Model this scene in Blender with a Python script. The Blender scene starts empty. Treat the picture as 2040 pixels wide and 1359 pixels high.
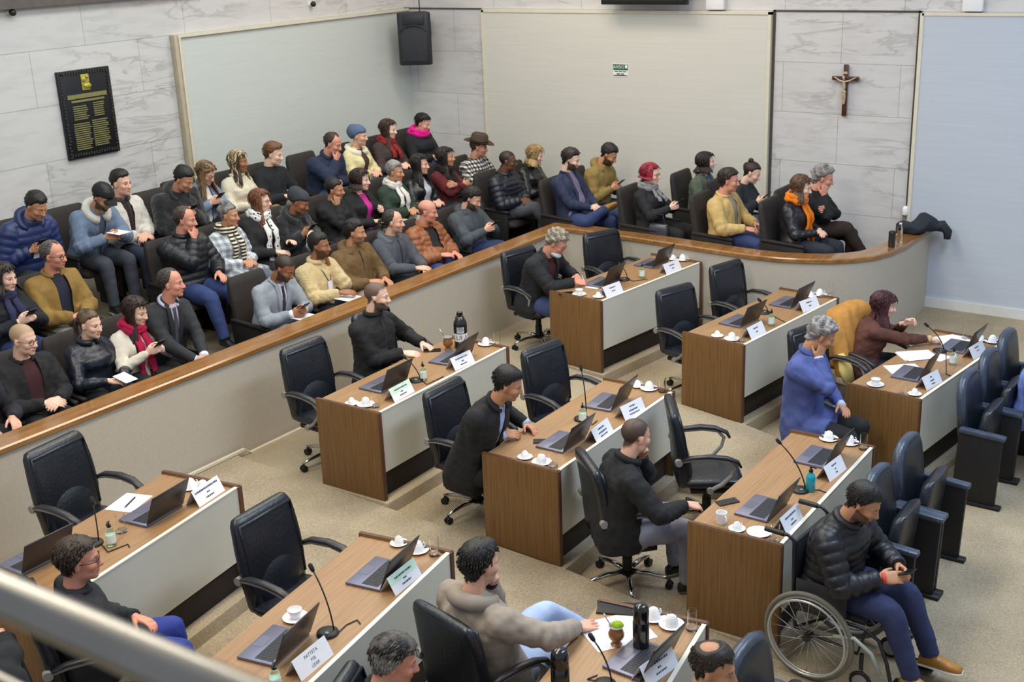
import bpy, bmesh, math, random
import numpy as np
from mathutils import Vector, Matrix, noise as mnoise
random.seed(7); np.random.seed(7)
SC = bpy.context.scene
COL = SC.collection
PI = math.pi
# ------------------------------------------------------------------ camera
W_, H_, F_ = 2040, 1359, 2430.17
CAM = np.array([6.441, -10.872, 4.634])
def cam_rot(yaw, pitch, roll):
    f = np.array([math.cos(pitch)*math.cos(yaw), math.cos(pitch)*math.sin(yaw), math.sin(pitch)])
    r = np.array([math.sin(yaw), -math.cos(yaw), 0.]); u = np.cross(r, f)
    c, s = math.cos(roll), math.sin(roll)
    return np.array([c*r+s*u, -s*r+c*u, f])
CR = cam_rot(math.radians(125.769), math.radians(-18.795), math.radians(-2.258))
cd = bpy.data.cameras.new('camera'); cam = bpy.data.objects.new('camera', cd); COL.objects.link(cam)
cd.sensor_width = 36; cd.lens = 36*F_/W_; cd.clip_start = .05; cd.clip_end = 200
m = Matrix.Identity(4)
for i in range(3):
    m[i][0], m[i][1], m[i][2], m[i][3] = CR[0][i], CR[1][i], -CR[2][i], CAM[i]
cam.matrix_world = m
cd.dof.use_dof = True; cd.dof.focus_distance = 9.0; cd.dof.aperture_fstop = 4.0
SC.camera = cam
def ray(px):
    d = np.array([(px[0]-W_/2)/F_, -(px[1]-H_/2)/F_, 1.0]) @ CR
    return d/np.linalg.norm(d)
def onz(px, z):
    d = ray(px); return CAM + d*(z-CAM[2])/d[2]
def onx(px, x):
    d = ray(px); return CAM + d*(x-CAM[0])/d[0]
def ony(px, y):
    d = ray(px); return CAM + d*(y-CAM[1])/d[1]
# ------------------------------------------------------------------ world, lamps, exposure
wd = bpy.data.worlds.new('world'); SC.world = wd; wd.use_nodes = True
wd.node_tree.nodes['Background'].inputs[0].default_value = (.80, .88, 1.0, 1)
wd.node_tree.nodes['Background'].inputs[1].default_value = .50
def area(name, loc, sx, sy, power, color, rot=(0, 0, 0)):
    l = bpy.data.lights.new(name, 'AREA'); l.shape = 'RECTANGLE'; l.size = sx; l.size_y = sy
    l.energy = power; l.color = color
    o = bpy.data.objects.new(name, l); o.location = loc; o.rotation_euler = rot; COL.objects.link(o); return o
WARM, COOL, NEUT = (1.0, .89, .72), (.64, .79, 1.0), (.88, 1.0, 1.0)
area('ceiling_lamp_gallery', (-2.4, -3.5, 6.2), 1.2, 5.0, 120, NEUT)
area('ceiling_lamp_floor', (1.0, -2.8, 6.2), 1.2, 5.0, 195, WARM)
area('ceiling_lamp_floor_near', (1.6, -8.2, 6.2), 1.2, 4.0, 210, WARM)
area('ceiling_lamp_aisle', (5.2, -2.6, 6.2), 1.2, 5.0, 310, COOL)
area('ceiling_lamp_corner', (-1.8, .6, 6.2), 3.0, 1.0, 110, WARM)
SC.view_settings.view_transform = 'Standard'; SC.view_settings.look = 'None'
SC.view_settings.gamma = 1; SC.view_settings.use_curve_mapping = False
SC.view_settings.exposure = .07
# ------------------------------------------------------------------ materials
def lin(h):
    if isinstance(h, str):
        h = h.lstrip('#'); c = [int(h[i:i+2], 16)/255 for i in (0, 2, 4)]
    else: c = list(h)
    return tuple((x/12.92 if x <= .04045 else ((x+.055)/1.055)**2.4) for x in c)
MATS = {}
def nodes_of(m):
    nt = m.node_tree; return nt, nt.nodes, nt.links, nt.nodes['Principled BSDF']
def mat(name, color, rough=.6, metal=0., var=.12, scale=14., bump=0., bscale=80., sheen=0., coat=0., stretch=None, trans=0., spec=.5):
    if name in MATS: return MATS[name]
    m = bpy.data.materials.new(name); m.use_nodes = True; MATS[name] = m
    nt, N, L, B = nodes_of(m)
    c = lin(color); B.inputs['Base Color'].default_value = (*c, 1)
    B.inputs['Roughness'].default_value = rough; B.inputs['Metallic'].default_value = metal
    B.inputs['Specular IOR Level'].default_value = spec
    if sheen: B.inputs['Sheen Weight'].default_value = sheen
    if coat: B.inputs['Coat Weight'].default_value = coat; B.inputs['Coat Roughness'].default_value = .12
    if trans: B.inputs['Transmission Weight'].default_value = trans
    if var or bump:
        tc = N.new('ShaderNodeTexCoord'); src = tc.outputs['Object']
        if stretch:
            mp = N.new('ShaderNodeMapping'); mp.inputs['Scale'].default_value = stretch; L.new(src, mp.inputs[0]); src = mp.outputs[0]
    if var:
        n = N.new('ShaderNodeTexNoise'); n.inputs['Scale'].default_value = scale; n.inputs['Detail'].default_value = 4
        L.new(src, n.inputs['Vector'])
        r = N.new('ShaderNodeValToRGB'); L.new(n.outputs['Fac'], r.inputs[0])
        r.color_ramp.elements[0].position = .3; r.color_ramp.elements[1].position = .7
        r.color_ramp.elements[0].color = (*[x*(1-var) for x in c], 1); r.color_ramp.elements[1].color = (*[min(1, x*(1+var)) for x in c], 1)
        L.new(r.outputs[0], B.inputs['Base Color'])
    if bump:
        n2 = N.new('ShaderNodeTexNoise'); n2.inputs['Scale'].default_value = bscale; n2.inputs['Detail'].default_value = 3
        L.new(src, n2.inputs['Vector'])
        b = N.new('ShaderNodeBump'); b.inputs['Strength'].default_value = bump; b.inputs['Distance'].default_value = .01
        L.new(n2.outputs['Fac'], b.inputs['Height']); L.new(b.outputs[0], B.inputs['Normal'])
    return m
def wood(name, c1, c2, stretch, rough=.35, coat=.0, rot=(0, 0, 0)):
    if name in MATS: return MATS[name]
    m = bpy.data.materials.new(name); m.use_nodes = True; MATS[name] = m
    nt, N, L, B = nodes_of(m)
    tc = N.new('ShaderNodeTexCoord'); mp = N.new('ShaderNodeMapping'); L.new(tc.outputs['Object'], mp.inputs[0])
    mp.inputs['Scale'].default_value = stretch; mp.inputs['Rotation'].default_value = rot
    n = N.new('ShaderNodeTexNoise'); n.inputs['Scale'].default_value = 3.; n.inputs['Detail'].default_value = 7; n.inputs['Roughness'].default_value = .65
    n.inputs['Distortion'].default_value = .4
    L.new(mp.outputs[0], n.inputs['Vector'])
    r = N.new('ShaderNodeValToRGB'); L.new(n.outputs['Fac'], r.inputs[0])
    r.color_ramp.elements[0].position = .32; r.color_ramp.elements[1].position = .68
    r.color_ramp.elements[0].color = (*lin(c1), 1); r.color_ramp.elements[1].color = (*lin(c2), 1)
    L.new(r.outputs[0], B.inputs['Base Color']); B.inputs['Roughness'].default_value = rough
    if coat: B.inputs['Coat Weight'].default_value = coat; B.inputs['Coat Roughness'].default_value = .1
    return m
def marble():
    m = bpy.data.materials.new('marble'); m.use_nodes = True
    nt, N, L, B = nodes_of(m)
    tc = N.new('ShaderNodeTexCoord'); sx = N.new('ShaderNodeSeparateXYZ'); L.new(tc.outputs['Object'], sx.inputs[0])
    ad = N.new('ShaderNodeMath'); ad.operation = 'ADD'; L.new(sx.outputs[0], ad.inputs[0]); L.new(sx.outputs[1], ad.inputs[1])
    cb = N.new('ShaderNodeCombineXYZ'); L.new(ad.outputs[0], cb.inputs[0])
    zo = N.new('ShaderNodeMath'); zo.operation = 'SUBTRACT'; zo.inputs[1].default_value = .14; L.new(sx.outputs[2], zo.inputs[0]); L.new(zo.outputs[0], cb.inputs[1])
    br = N.new('ShaderNodeTexBrick'); L.new(cb.outputs[0], br.inputs['Vector'])
    br.inputs['Scale'].default_value = 1; br.inputs['Brick Width'].default_value = 1.38; br.inputs['Row Height'].default_value = .575
    br.inputs['Mortar Size'].default_value = .0035; br.inputs['Mortar Smooth'].default_value = .3
    br.inputs['Color1'].default_value = (*lin('#d3d0ce'), 1); br.inputs['Color2'].default_value = (*lin('#cbc9c8'), 1); br.inputs['Mortar'].default_value = (*lin('#9d9a94'), 1)
    # diagonal veins
    mp = N.new('ShaderNodeMapping'); mp.inputs['Rotation'].default_value = (.5, .75, .6); mp.inputs['Scale'].default_value = (.7, .7, 3.2)
    L.new(tc.outputs['Object'], mp.inputs[0])
    n = N.new('ShaderNodeTexNoise'); n.inputs['Scale'].default_value = 1.1; n.inputs['Detail'].default_value = 9; n.inputs['Roughness'].default_value = .62; n.inputs['Distortion'].default_value = .5
    L.new(mp.outputs[0], n.inputs['Vector'])
    a = N.new('ShaderNodeMath'); a.operation = 'SUBTRACT'; a.inputs[1].default_value = .5; L.new(n.outputs['Fac'], a.inputs[0])
    ab = N.new('ShaderNodeMath'); ab.operation = 'ABSOLUTE'; L.new(a.outputs[0], ab.inputs[0])
    r = N.new('ShaderNodeValToRGB'); L.new(ab.outputs[0], r.inputs[0])
    r.color_ramp.elements[0].position = 0; r.color_ramp.elements[0].color = (.74, .73, .72, 1)
    r.color_ramp.elements[1].position = .03; r.color_ramp.elements[1].color = (1, 1, 1, 1)
    n3 = N.new('ShaderNodeTexNoise'); n3.inputs['Scale'].default_value = .9; n3.inputs['Detail'].default_value = 2; L.new(tc.outputs['Object'], n3.inputs['Vector'])
    r3 = N.new('ShaderNodeValToRGB'); L.new(n3.outputs['Fac'], r3.inputs[0]); r3.color_ramp.elements[0].position = .42; r3.color_ramp.elements[1].position = .6
    mx = N.new('ShaderNodeMix'); mx.data_type = 'RGBA'; mx.blend_type = 'MULTIPLY'
    L.new(r3.outputs[0], mx.inputs['Factor']); L.new(br.outputs['Color'], mx.inputs['A']); L.new(r.outputs[0], mx.inputs['B'])
    n4 = N.new('ShaderNodeTexNoise'); n4.inputs['Scale'].default_value = 4; n4.inputs['Detail'].default_value = 8; L.new(mp.outputs[0], n4.inputs['Vector'])
    r4 = N.new('ShaderNodeValToRGB'); L.new(n4.outputs['Fac'], r4.inputs[0]); r4.color_ramp.elements[0].position = .3; r4.color_ramp.elements[1].position = .55
    r4.color_ramp.elements[0].color = (.90, .90, .905, 1)
    mx2 = N.new('ShaderNodeMix'); mx2.data_type = 'RGBA'; mx2.blend_type = 'MULTIPLY'; mx2.inputs['Factor'].default_value = 1
    L.new(mx.outputs['Result'], mx2.inputs['A']); L.new(r4.outputs[0], mx2.inputs['B'])
    L.new(mx2.outputs['Result'], B.inputs['Base Color']); B.inputs['Roughness'].default_value = .38
    return m
def panelmat(name, c):
    m = bpy.data.materials.new(name); m.use_nodes = True; MATS[name] = m
    nt, N, L, B = nodes_of(m)
    tc = N.new('ShaderNodeTexCoord'); mp = N.new('ShaderNodeMapping'); mp.inputs['Scale'].default_value = (1.2, 1.2, 60); L.new(tc.outputs['Object'], mp.inputs[0])
    n = N.new('ShaderNodeTexNoise'); n.inputs['Scale'].default_value = 1.; n.inputs['Detail'].default_value = 5; L.new(mp.outputs[0], n.inputs['Vector'])
    c = lin(c)
    r = N.new('ShaderNodeValToRGB'); L.new(n.outputs['Fac'], r.inputs[0]); r.color_ramp.elements[0].position = .25; r.color_ramp.elements[1].position = .75
    r.color_ramp.elements[0].color = (*[x*.945 for x in c], 1); r.color_ramp.elements[1].color = (*[min(1, x*1.03) for x in c], 1)
    L.new(r.outputs[0], B.inputs['Base Color']); B.inputs['Roughness'].default_value = .7
    return m
def carpet(name, c1, c2):
    m = bpy.data.materials.new(name); m.use_nodes = True; MATS[name] = m
    nt, N, L, B = nodes_of(m)
    tc = N.new('ShaderNodeTexCoord')
    n = N.new('ShaderNodeTexNoise'); n.inputs['Scale'].default_value = 70; n.inputs['Detail'].default_value = 6; n.inputs['Roughness'].default_value = .7; L.new(tc.outputs['Object'], n.inputs['Vector'])
    n2 = N.new('ShaderNodeTexNoise'); n2.inputs['Scale'].default_value = 1.6; n2.inputs['Detail'].default_value = 4; L.new(tc.outputs['Object'], n2.inputs['Vector'])
    mxf = N.new('ShaderNodeMath'); mxf.operation = 'MULTIPLY_ADD'; mxf.inputs[1].default_value = .65; L.new(n.outputs['Fac'], mxf.inputs[0])
    mm = N.new('ShaderNodeMath'); mm.operation = 'MULTIPLY'; mm.inputs[1].default_value = .35; L.new(n2.outputs['Fac'], mm.inputs[0]); L.new(mm.outputs[0], mxf.inputs[2])
    r = N.new('ShaderNodeValToRGB'); L.new(mxf.outputs[0], r.inputs[0]); r.color_ramp.elements[0].position = .36; r.color_ramp.elements[1].position = .64
    r.color_ramp.elements[0].color = (*lin(c1), 1); r.color_ramp.elements[1].color = (*lin(c2), 1)
    L.new(r.outputs[0], B.inputs['Base Color']); B.inputs['Roughness'].default_value = .95; B.inputs['Specular IOR Level'].default_value = .1
    b = N.new('ShaderNodeBump'); b.inputs['Strength'].default_value = .5; b.inputs['Distance'].default_value = .006
    L.new(n.outputs['Fac'], b.inputs['Height']); L.new(b.outputs[0], B.inputs['Normal'])
    return m
M_MARBLE = marble()
M_PANEL = panelmat('acoustic_panel', '#cfccc3'); M_PANEL3 = panelmat('acoustic_panel_coollit_left', '#c8cdc9')  # second one is the left panel, its greenish tint stands for cool light
M_CREAM = mat('cream_trim', '#d8d0bb', .5, var=.04)
M_TANTRIM = mat('tan_trim', '#b3a58e', .5, var=.08)
M_CARPET = carpet('carpet_beige', '#877a66', '#b8a98e')
M_RAILWALL = mat('rail_wall_fabric', '#b9b1a3', .85, var=.05, scale=60, bump=.15, bscale=200)
M_RAIL = wood('varnished_rail', '#80552b', '#a27440', (5, .5, 5), .22, .6)
M_DESK = wood('desk_wood_end', '#634522', '#836035', (26, 26, .7), .42)
M_TOP = wood('desk_wood_top', '#8c6947', '#a8845c', (24, .6, 24), .38)
M_EDGE = mat('desk_wood_edge', '#5b3a26', .5, var=.12)
M_LAM = mat('cream_laminate', '#d3cfbf', .38, var=.025, scale=3)
M_BLACK = mat('matt_black', '#141414', .5, var=.1)
M_LEATHER = mat('black_leather', '#181c23', .34, var=.15, bump=.25, bscale=45, spec=.6)
M_PLAST = mat('grey_black_plastic', '#2b2a2e', .42, var=.05)
M_SILVER = mat('silver_plastic', '#8f8b88', .4, var=.05)
M_CHROME = mat('chrome', '#c9c6c2', .16, 1., var=0)
M_WHITE = mat('white_porcelain', '#eeeeee', .2, var=0, coat=.3)
M_PAPER = mat('white_paper', '#e9e9ee', .6, var=.02)
M_GALSEAT = mat('dark_seat_fabric', '#2b2523', .8, var=.15, scale=60, bump=.2)
M_GALSIDE = mat('dark_seat_side', '#1d1917', .6, var=.1)
def glassmat(name, c, rough=.03, alpha=.25):
    m = bpy.data.materials.new(name); m.use_nodes = True; MATS[name] = m
    nt, N, L, B = nodes_of(m)
    B.inputs['Base Color'].default_value = (*lin(c), 1); B.inputs['Roughness'].default_value = rough
    B.inputs['Transmission Weight'].default_value = 1; B.inputs['IOR'].default_value = 1.24
    return m
M_GLASS = glassmat('clear_glass', '#ffffff')
M_GEL = glassmat('pale_green_gel', '#cfeadb', .1)
# ------------------------------------------------------------------ mesh builder
class MB:
    def __init__(s): s.v = []; s.f = []; s.m = []; s.n = 0
    def add(s, v, f, mi=0):
        o = s.n; v = np.asarray(v, float); s.v.append(v); s.n += len(v)
        for q in f: s.f.append(tuple(i+o for i in q)); s.m.append(mi)
        return s
    def box(s, c, d, mi=0, rot=None):
        x, y, z = d[0]/2, d[1]/2, d[2]/2
        v = np.array([[a*x, b*y, e*z] for a in (-1, 1) for b in (-1, 1) for e in (-1, 1)])
        if rot is not None: v = v @ np.array(rot).T
        return s.add(v+np.array(c), [(0, 1, 3, 2), (4, 6, 7, 5), (0, 4, 5, 1), (2, 3, 7, 6), (0, 2, 6, 4), (1, 5, 7, 3)], mi)
    def prism(s, poly, z0, z1, mi=0):
        n = len(poly); g = lambda z, p: z(p) if callable(z) else z
        v = [(p[0], p[1], g(z0, p)) for p in poly] + [(p[0], p[1], g(z1, p)) for p in poly]
        f = [tuple(range(n-1, -1, -1)), tuple(range(n, 2*n))] + [(i, (i+1) % n, (i+1) % n+n, i+n) for i in range(n)]
        return s.add(v, f, mi)
    def rings(s, R, mi=0, cap=True, closed=False):
        k = len(R[0]); v = np.concatenate([np.asarray(r, float) for r in R]); f = []
        nr = len(R)
        for a in range(nr if closed else nr-1):
            b = (a+1) % nr
            for i in range(k):
                j = (i+1) % k; f.append((a*k+i, a*k+j, b*k+j, b*k+i))
        if cap and not closed: f.append(tuple(range(k-1, -1, -1))); f.append(tuple((nr-1)*k+i for i in range(k)))
        return s.add(v, f, mi)
    def tube(s, P, r, n=8, mi=0, cap=True, flat=1.0, up=None, closed=False):
        P = np.asarray(P, float); k = len(P)
        r = np.full(k, r) if np.isscalar(r) else np.asarray(r, float)
        T = np.gradient(P, axis=0)
        if closed: T = np.roll(P, -1, 0)-np.roll(P, 1, 0)
        T /= np.linalg.norm(T, axis=1)[:, None]+1e-12
        u = np.array(up, float) if up is not None else (np.array([0, 0, 1.]) if abs(T[0][2]) < .9 else np.array([1., 0, 0]))
        R = []; a = np.arange(n)*2*PI/n
        for i in range(k):
            u = u-T[i]*np.dot(u, T[i]); u /= np.linalg.norm(u)+1e-12
            w = np.cross(T[i], u)
            R.append(P[i]+r[i]*(np.cos(a)[:, None]*w+flat*np.sin(a)[:, None]*u))
        return s.rings(R, mi, cap, closed)
    def lathe(s, prof, n=20, c=(0, 0, 0), mi=0, cap=True):
        a = np.arange(n)*2*PI/n
        return s.rings([np.stack([c[0]+r*np.cos(a), c[1]+r*np.sin(a), np.full(n, c[2]+z)], 1) for r, z in prof], mi, cap)
    def ball(s, c, r, n=12, mi=0, rot=None):
        r = np.array([r]*3 if np.isscalar(r) else r); a = np.arange(n)*2*PI/n; R = []
        for j in range(1, n//2+2):
            t = -PI/2+PI*j/(n//2+2)
            q = np.stack([math.cos(t)*np.cos(a)*r[0], math.cos(t)*np.sin(a)*r[1], np.full(n, math.sin(t)*r[2])], 1)
            if rot is not None: q = q @ np.array(rot).T
            R.append(q+np.array(c))
        return s.rings(R, mi)
    def mesh(s, name, mats, smooth=40, bevel=0, seg=2):
        me = bpy.data.meshes.new(name)
        v = np.concatenate(s.v) if s.v else np.zeros((0, 3))
        me.from_pydata(v.tolist(), [], s.f)
        for mm in (mats if isinstance(mats, (list, tuple)) else [mats]): me.materials.append(mm)
        if any(s.m): me.polygons.foreach_set('material_index', s.m)
        if bevel:
            b = bmesh.new(); b.from_mesh(me)
            ed = [e for e in b.edges if len(e.link_faces) == 2 and e.calc_face_angle(0) > .6]
            bmesh.ops.bevel(b, geom=ed, offset=bevel, segments=seg, profile=.5, affect='EDGES', clamp_overlap=True)
            b.to_mesh(me); b.free()
        if smooth:
            me.shade_smooth()
            if smooth < 180: me.set_sharp_from_angle(angle=math.radians(smooth))
        me.update(); return me
    def build(s, name, mats, parent=None, loc=(0, 0, 0), rot=(0, 0, 0), **k):
        o = bpy.data.objects.new(name, s.mesh(name, mats, **k)); COL.objects.link(o)
        o.location = loc; o.rotation_euler = rot
        if parent is not None: o.parent = parent
        return o
def tag(o, label=None, cat=None, group=None, kind=None):
    for k, v in (('label', label), ('category', cat), ('group', group), ('kind', kind)):
        if v: o[k] = v
    return o
def thing(name, label, cat, loc=(0, 0, 0), rz=0, group=None):
    o = bpy.data.objects.new(name, None); COL.objects.link(o); o.empty_display_size = .1
    o.location = loc; o.rotation_euler = (0, 0, rz); return tag(o, label, cat, group)
def copy_tree(o, parent=None):
    c = o.copy(); COL.objects.link(c)
    if parent is not None: c.parent = parent
    for ch in list(o.children): copy_tree(ch, c)
    return c
def place(proto, used, loc, rz, label, group=None):
    o = proto if not used else copy_tree(proto)
    o.location = loc; o.rotation_euler = (0, 0, rz); o['label'] = label
    if group: o['group'] = group
    return o
def struct(o): o['kind'] = 'structure'; return o
def rz2(a): c, s = math.cos(a), math.sin(a); return np.array([[c, -s, 0], [s, c, 0], [0, 0, 1]])
def text_mesh(mb, body, c, ux, uy, size, mi=0, lift=None):
    """flat letters laid at c along ux (reading direction) and uy (up)"""
    cu = bpy.data.curves.new('letters', 'FONT'); cu.body = body; cu.size = size; cu.align_x = 'CENTER'; cu.align_y = 'CENTER'; cu.resolution_u = 2
    o = bpy.data.objects.new('letters', cu); COL.objects.link(o)
    me = bpy.data.meshes.new_from_object(o.evaluated_get(bpy.context.evaluated_depsgraph_get()))
    v = np.array([w.co[:] for w in me.vertices]); f = [tuple(p.vertices) for p in me.polygons]
    bpy.data.objects.remove(o); bpy.data.curves.remove(cu); bpy.data.meshes.remove(me)
    if len(v): mb.add(np.array(c)+v[:, :1]*np.array(ux)+v[:, 1:2]*np.array(uy), f, mi)
# ------------------------------------------------------------------ desks' frames and floor levels
LD, DD, HD = 1.794, .654, .75
ZA, ZB, ZC = .3565, .248, .1085
TH = {1: math.radians(9.18), 2: math.radians(.868), 3: math.radians(-6.719)}
DESK = {'A1': (.240, -7.800, ZA+.0588), 'B1': (1.883, -7.622, ZB+.0588), 'C1': (3.453, -7.331, ZC+.0588),
        'A2': (-.186, -4.403, ZA), 'B2': (1.459, -4.392, ZB), 'C2': (3.113, -4.352, ZC),
        'A3': (-.190, -.989, ZA), 'B3': (1.446, -1.233, ZB), 'C3': (3.092, -1.417, ZC)}
def dk(n, x, y, z=0.):
    """a point in the frame of desk n: x from the sitters' edge to the front, y along the desk"""
    ox, oy, oz = DESK[n]; t = TH[int(n[1])]
    return np.array([ox+x*math.cos(t)-y*math.sin(t), oy+x*math.sin(t)+y*math.cos(t), oz+z])
def ramp_z(p): return .348-.0475*p[0] if p[0] < 2.25 else .241-.201*(p[0]-2.2)/1.6
# ------------------------------------------------------------------ floor
XR = -1.22                                        # outer face of the gallery rail wall
for n, y0, y1 in (('A1', -3.5, LD+.03), ('A2', -.02, LD+.03), ('A3', -.02, 1.95)):
    p = [dk(n, -1.6, y0), dk(n, DD+.05, y0), dk(n, DD+.05, y1), dk(n, -1.6, y1)]
    struct(MB().prism([q[:2] for q in p], -.3, p[0][2]).build('floor', M_CARPET, bevel=.012))
for n, y0, y1, b in (('B1', -3.5, LD+.03, 1.05), ('B2', -.02, LD+.03, 1.05), ('B3', -.02, 1.75, 1.05), ('C1', -3.5, LD+.03, 1.05), ('C2', -.02, LD+.03, 1.05), ('C3', -.02, LD+.03, 1.1)):
    p = [dk(n, -b, y0), dk(n, DD+.05, y0), dk(n, DD+.05, y1), dk(n, -b, y1)]
    struct(MB().prism([q[:2] for q in p], -.3, p[0][2]).build('floor', M_CARPET, bevel=.012))
e2 = lambda x: -4.42+.0152*x
struct(MB().prism([(-1.25, -6.0), (2.2, -5.72), (2.2, e2(2.2)), (-1.25, e2(-1.25))], -.3, ramp_z).prism([(2.2, -5.72), (3.8, -5.59), (3.8, e2(3.8)), (2.2, e2(2.2))], -.3, ramp_z).build('floor_ramp', M_CARPET))
struct(MB().prism([(-1.25, -2.7), (2.2, -2.6), (2.2, -1.33), (-1.25, -.89)], -.3, ramp_z).prism([(2.2, -2.6), (3.8, -2.5), (3.8, -1.53), (2.2, -1.33)], -.3, ramp_z).build('floor_ramp', M_CARPET))
f = MB(); f.box((6.0, -5.5, -.11), (16, 20, .3)); struct(f.build('floor', M_CARPET))
f = MB(); f.prism([(2.4, .40), (13, .40), (13, 2.9), (2.4, 2.9)], -.3, lambda p: .1085+(p[1]-.4)*.0958)
f.prism([(3.9, -1.2), (13, -1.2), (13, .41), (3.9, .41)], -.3, lambda p: .1085*(p[1]+1.2)/1.6)
struct(f.build('floor_ramp', M_CARPET))
M_GFLOOR = carpet('carpet_gallery', '#5f5646', '#857a66')
for x0, x1, y0, y1, z in ((-2.35, -1.28, -10, .95, .53), (-3.25, -2.35, -10, 2.8, .83), (-5.05, -3.25, -10, 2.8, 1.13)):
    struct(MB().box(((x0+x1)/2, (y0+y1)/2, z-.4), (x1-x0, y1-y0, .8)).build('floor_gallery', M_GFLOOR))
GB = [(-2.35, .95), (1.2, .80), (1.6, .84), (2.0, 1.0), (2.25, 1.25), (2.38, 1.6), (2.42, 2.0), (2.42, 2.8), (-2.35, 2.8)]
struct(MB().prism(GB, -.07, .73).build('floor_gallery', M_GFLOOR))
# ------------------------------------------------------------------ rail wall with varnished rail
path = [(-1.2, -10.5), (-1.2, -6), (-1.2, -3), (-1.2, .84), (-.934, .845), (-.113, .80), (.673, .735), (1.2, .70), (1.55, .72), (1.82, .80), (2.05, .90), (2.23, 1.04), (2.38, 1.22), (2.48, 1.48), (2.53, 1.82), (2.53, 2.3), (2.53, 2.8)]
P = np.array(path)
def offset(P, d):
    out = []
    for i in range(len(P)):
        a = P[i]-P[i-1] if i else P[1]-P[0]; b = P[i+1]-P[i] if i < len(P)-1 else a
        a = a/np.linalg.norm(a); b = b/np.linalg.norm(b)
        na, nb = np.array([-a[1], a[0]]), np.array([-b[1], b[0]])
        n = na+nb; n /= np.linalg.norm(n); out.append(P[i]+n*d/max(.35, np.dot(n, na)))
    return np.array(out)
def strip(prof):
    """rings along the path of a profile of (inward offset, z)"""
    L = [offset(P, d) for d, z in prof]
    return [[(*L[k][i], prof[k][1]) for k in range(len(prof))] for i in range(len(P))]
mb = MB().rings(strip([(.0, 1.215), (.0, 1.248), (.012, 1.26), (.228, 1.26), (.24, 1.248), (.24, 1.215)]))
struct(mb.build('trim_rail', M_RAIL, smooth=30))
mb = MB().rings(strip([(.022, -.05), (.022, 1.216), (.12, 1.216), (.12, -.05)]))
struct(mb.build('wall_rail', M_RAILWALL, smooth=30))
mb = MB(); mb.box((-1.172, -7.3, .42), (.03, 5.92, .022)); mb.box((-1.172, -2.6, .363), (.03, 3.34, .022))
mb.tube([(-1.165, -4.34, .42), (-1.165, -4.27, .363)], .008, 6)
struct(mb.build('trim_rail_base', M_CREAM))
# ------------------------------------------------------------------ walls
struct(MB().box((-5.15, -3.6, 3), (.2, 12.9, 6.4)).build('wall_left', M_MARBLE))
struct(MB().box((4.0, 2.9, 3), (18.2, .2, 6.4)).build('wall_back', M_MARBLE))
mb = MB(); mb.box((-5.02, .735, 2.28), (.06, 4.13, 2.56)); struct(mb.build('wall_left_panel', M_PANEL3))
mb = MB(); mb.box((-5.01, -1.375, 2.28), (.09, .055, 2.62)); struct(mb.build('trim_left_panel', M_TANTRIM, bevel=.006))
mb = MB(); mb.box((-5.005, -1.33, 2.28), (.1, .03, 2.56)); mb.box((-5.005, .72, 3.575), (.1, 4.14, .03)); struct(mb.build('trim_left_panel', M_CREAM))
mb = MB(); mb.box((-1.58, 2.775, 2.13), (4.1, .05, 2.84)); struct(mb.build('wall_back_panel', M_PANEL))
mb = MB()
for x in (-3.65, .485): mb.box((x, 2.77, 2.14), (.04, .06, 2.88))
mb.box((-1.58, 2.77, 3.565), (4.17, .06, .035)); struct(mb.build('trim_back_panel', M_CREAM))
mb = MB(); mb.box((.525, 2.795, 2.2), (.03, .012, 2.8)); mb.box((2.205, 2.795, 2.2), (.035, .012, 2.8)); mb.box((1.36, 2.795, 3.59), (1.7, .012, .02)); mb.box((-4.4, 2.795, 3.59), (1.4, .012, .02)); struct(mb.build('trim_marble_joint', mat('joint_dark', '#4a4742', .8)))
M_PANEL2 = panelmat('acoustic_panel_coollit_right', '#bcc3cd')  # same panel tinted bluish: the cool light is put into its colour
mb = MB(); mb.box((6.6, 2.76, 1.9), (8.74, .08, 3.36)); struct(mb.build('wall_back_panel', M_PANEL2))
mb = MB(); mb.box((2.25, 2.755, 1.9), (.04, .09, 3.36)); mb.box((6.6, 2.755, 3.57), (8.7, .09, .03)); struct(mb.build('trim_back_panel', M_CREAM))
mb = MB(); mb.box((7.4, 2.71, .38), (9.8, .03, .12)); struct(mb.build('baseboard_back', mat('baseboard_white', '#d9d9d2', .5, var=.03)))
mb = MB(); mb.box((-5.0, -4.0, 4.35), (.1, 6.0, .64)); struct(mb.build('trim_left_board', mat('taupe_board', '#5d5550', .6)))
mb = MB(); mb.box((4.0, 2.7, 6.25), (18.4, .4, .1)); struct(mb.build('trim_ceiling_edge', M_CREAM))
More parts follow.
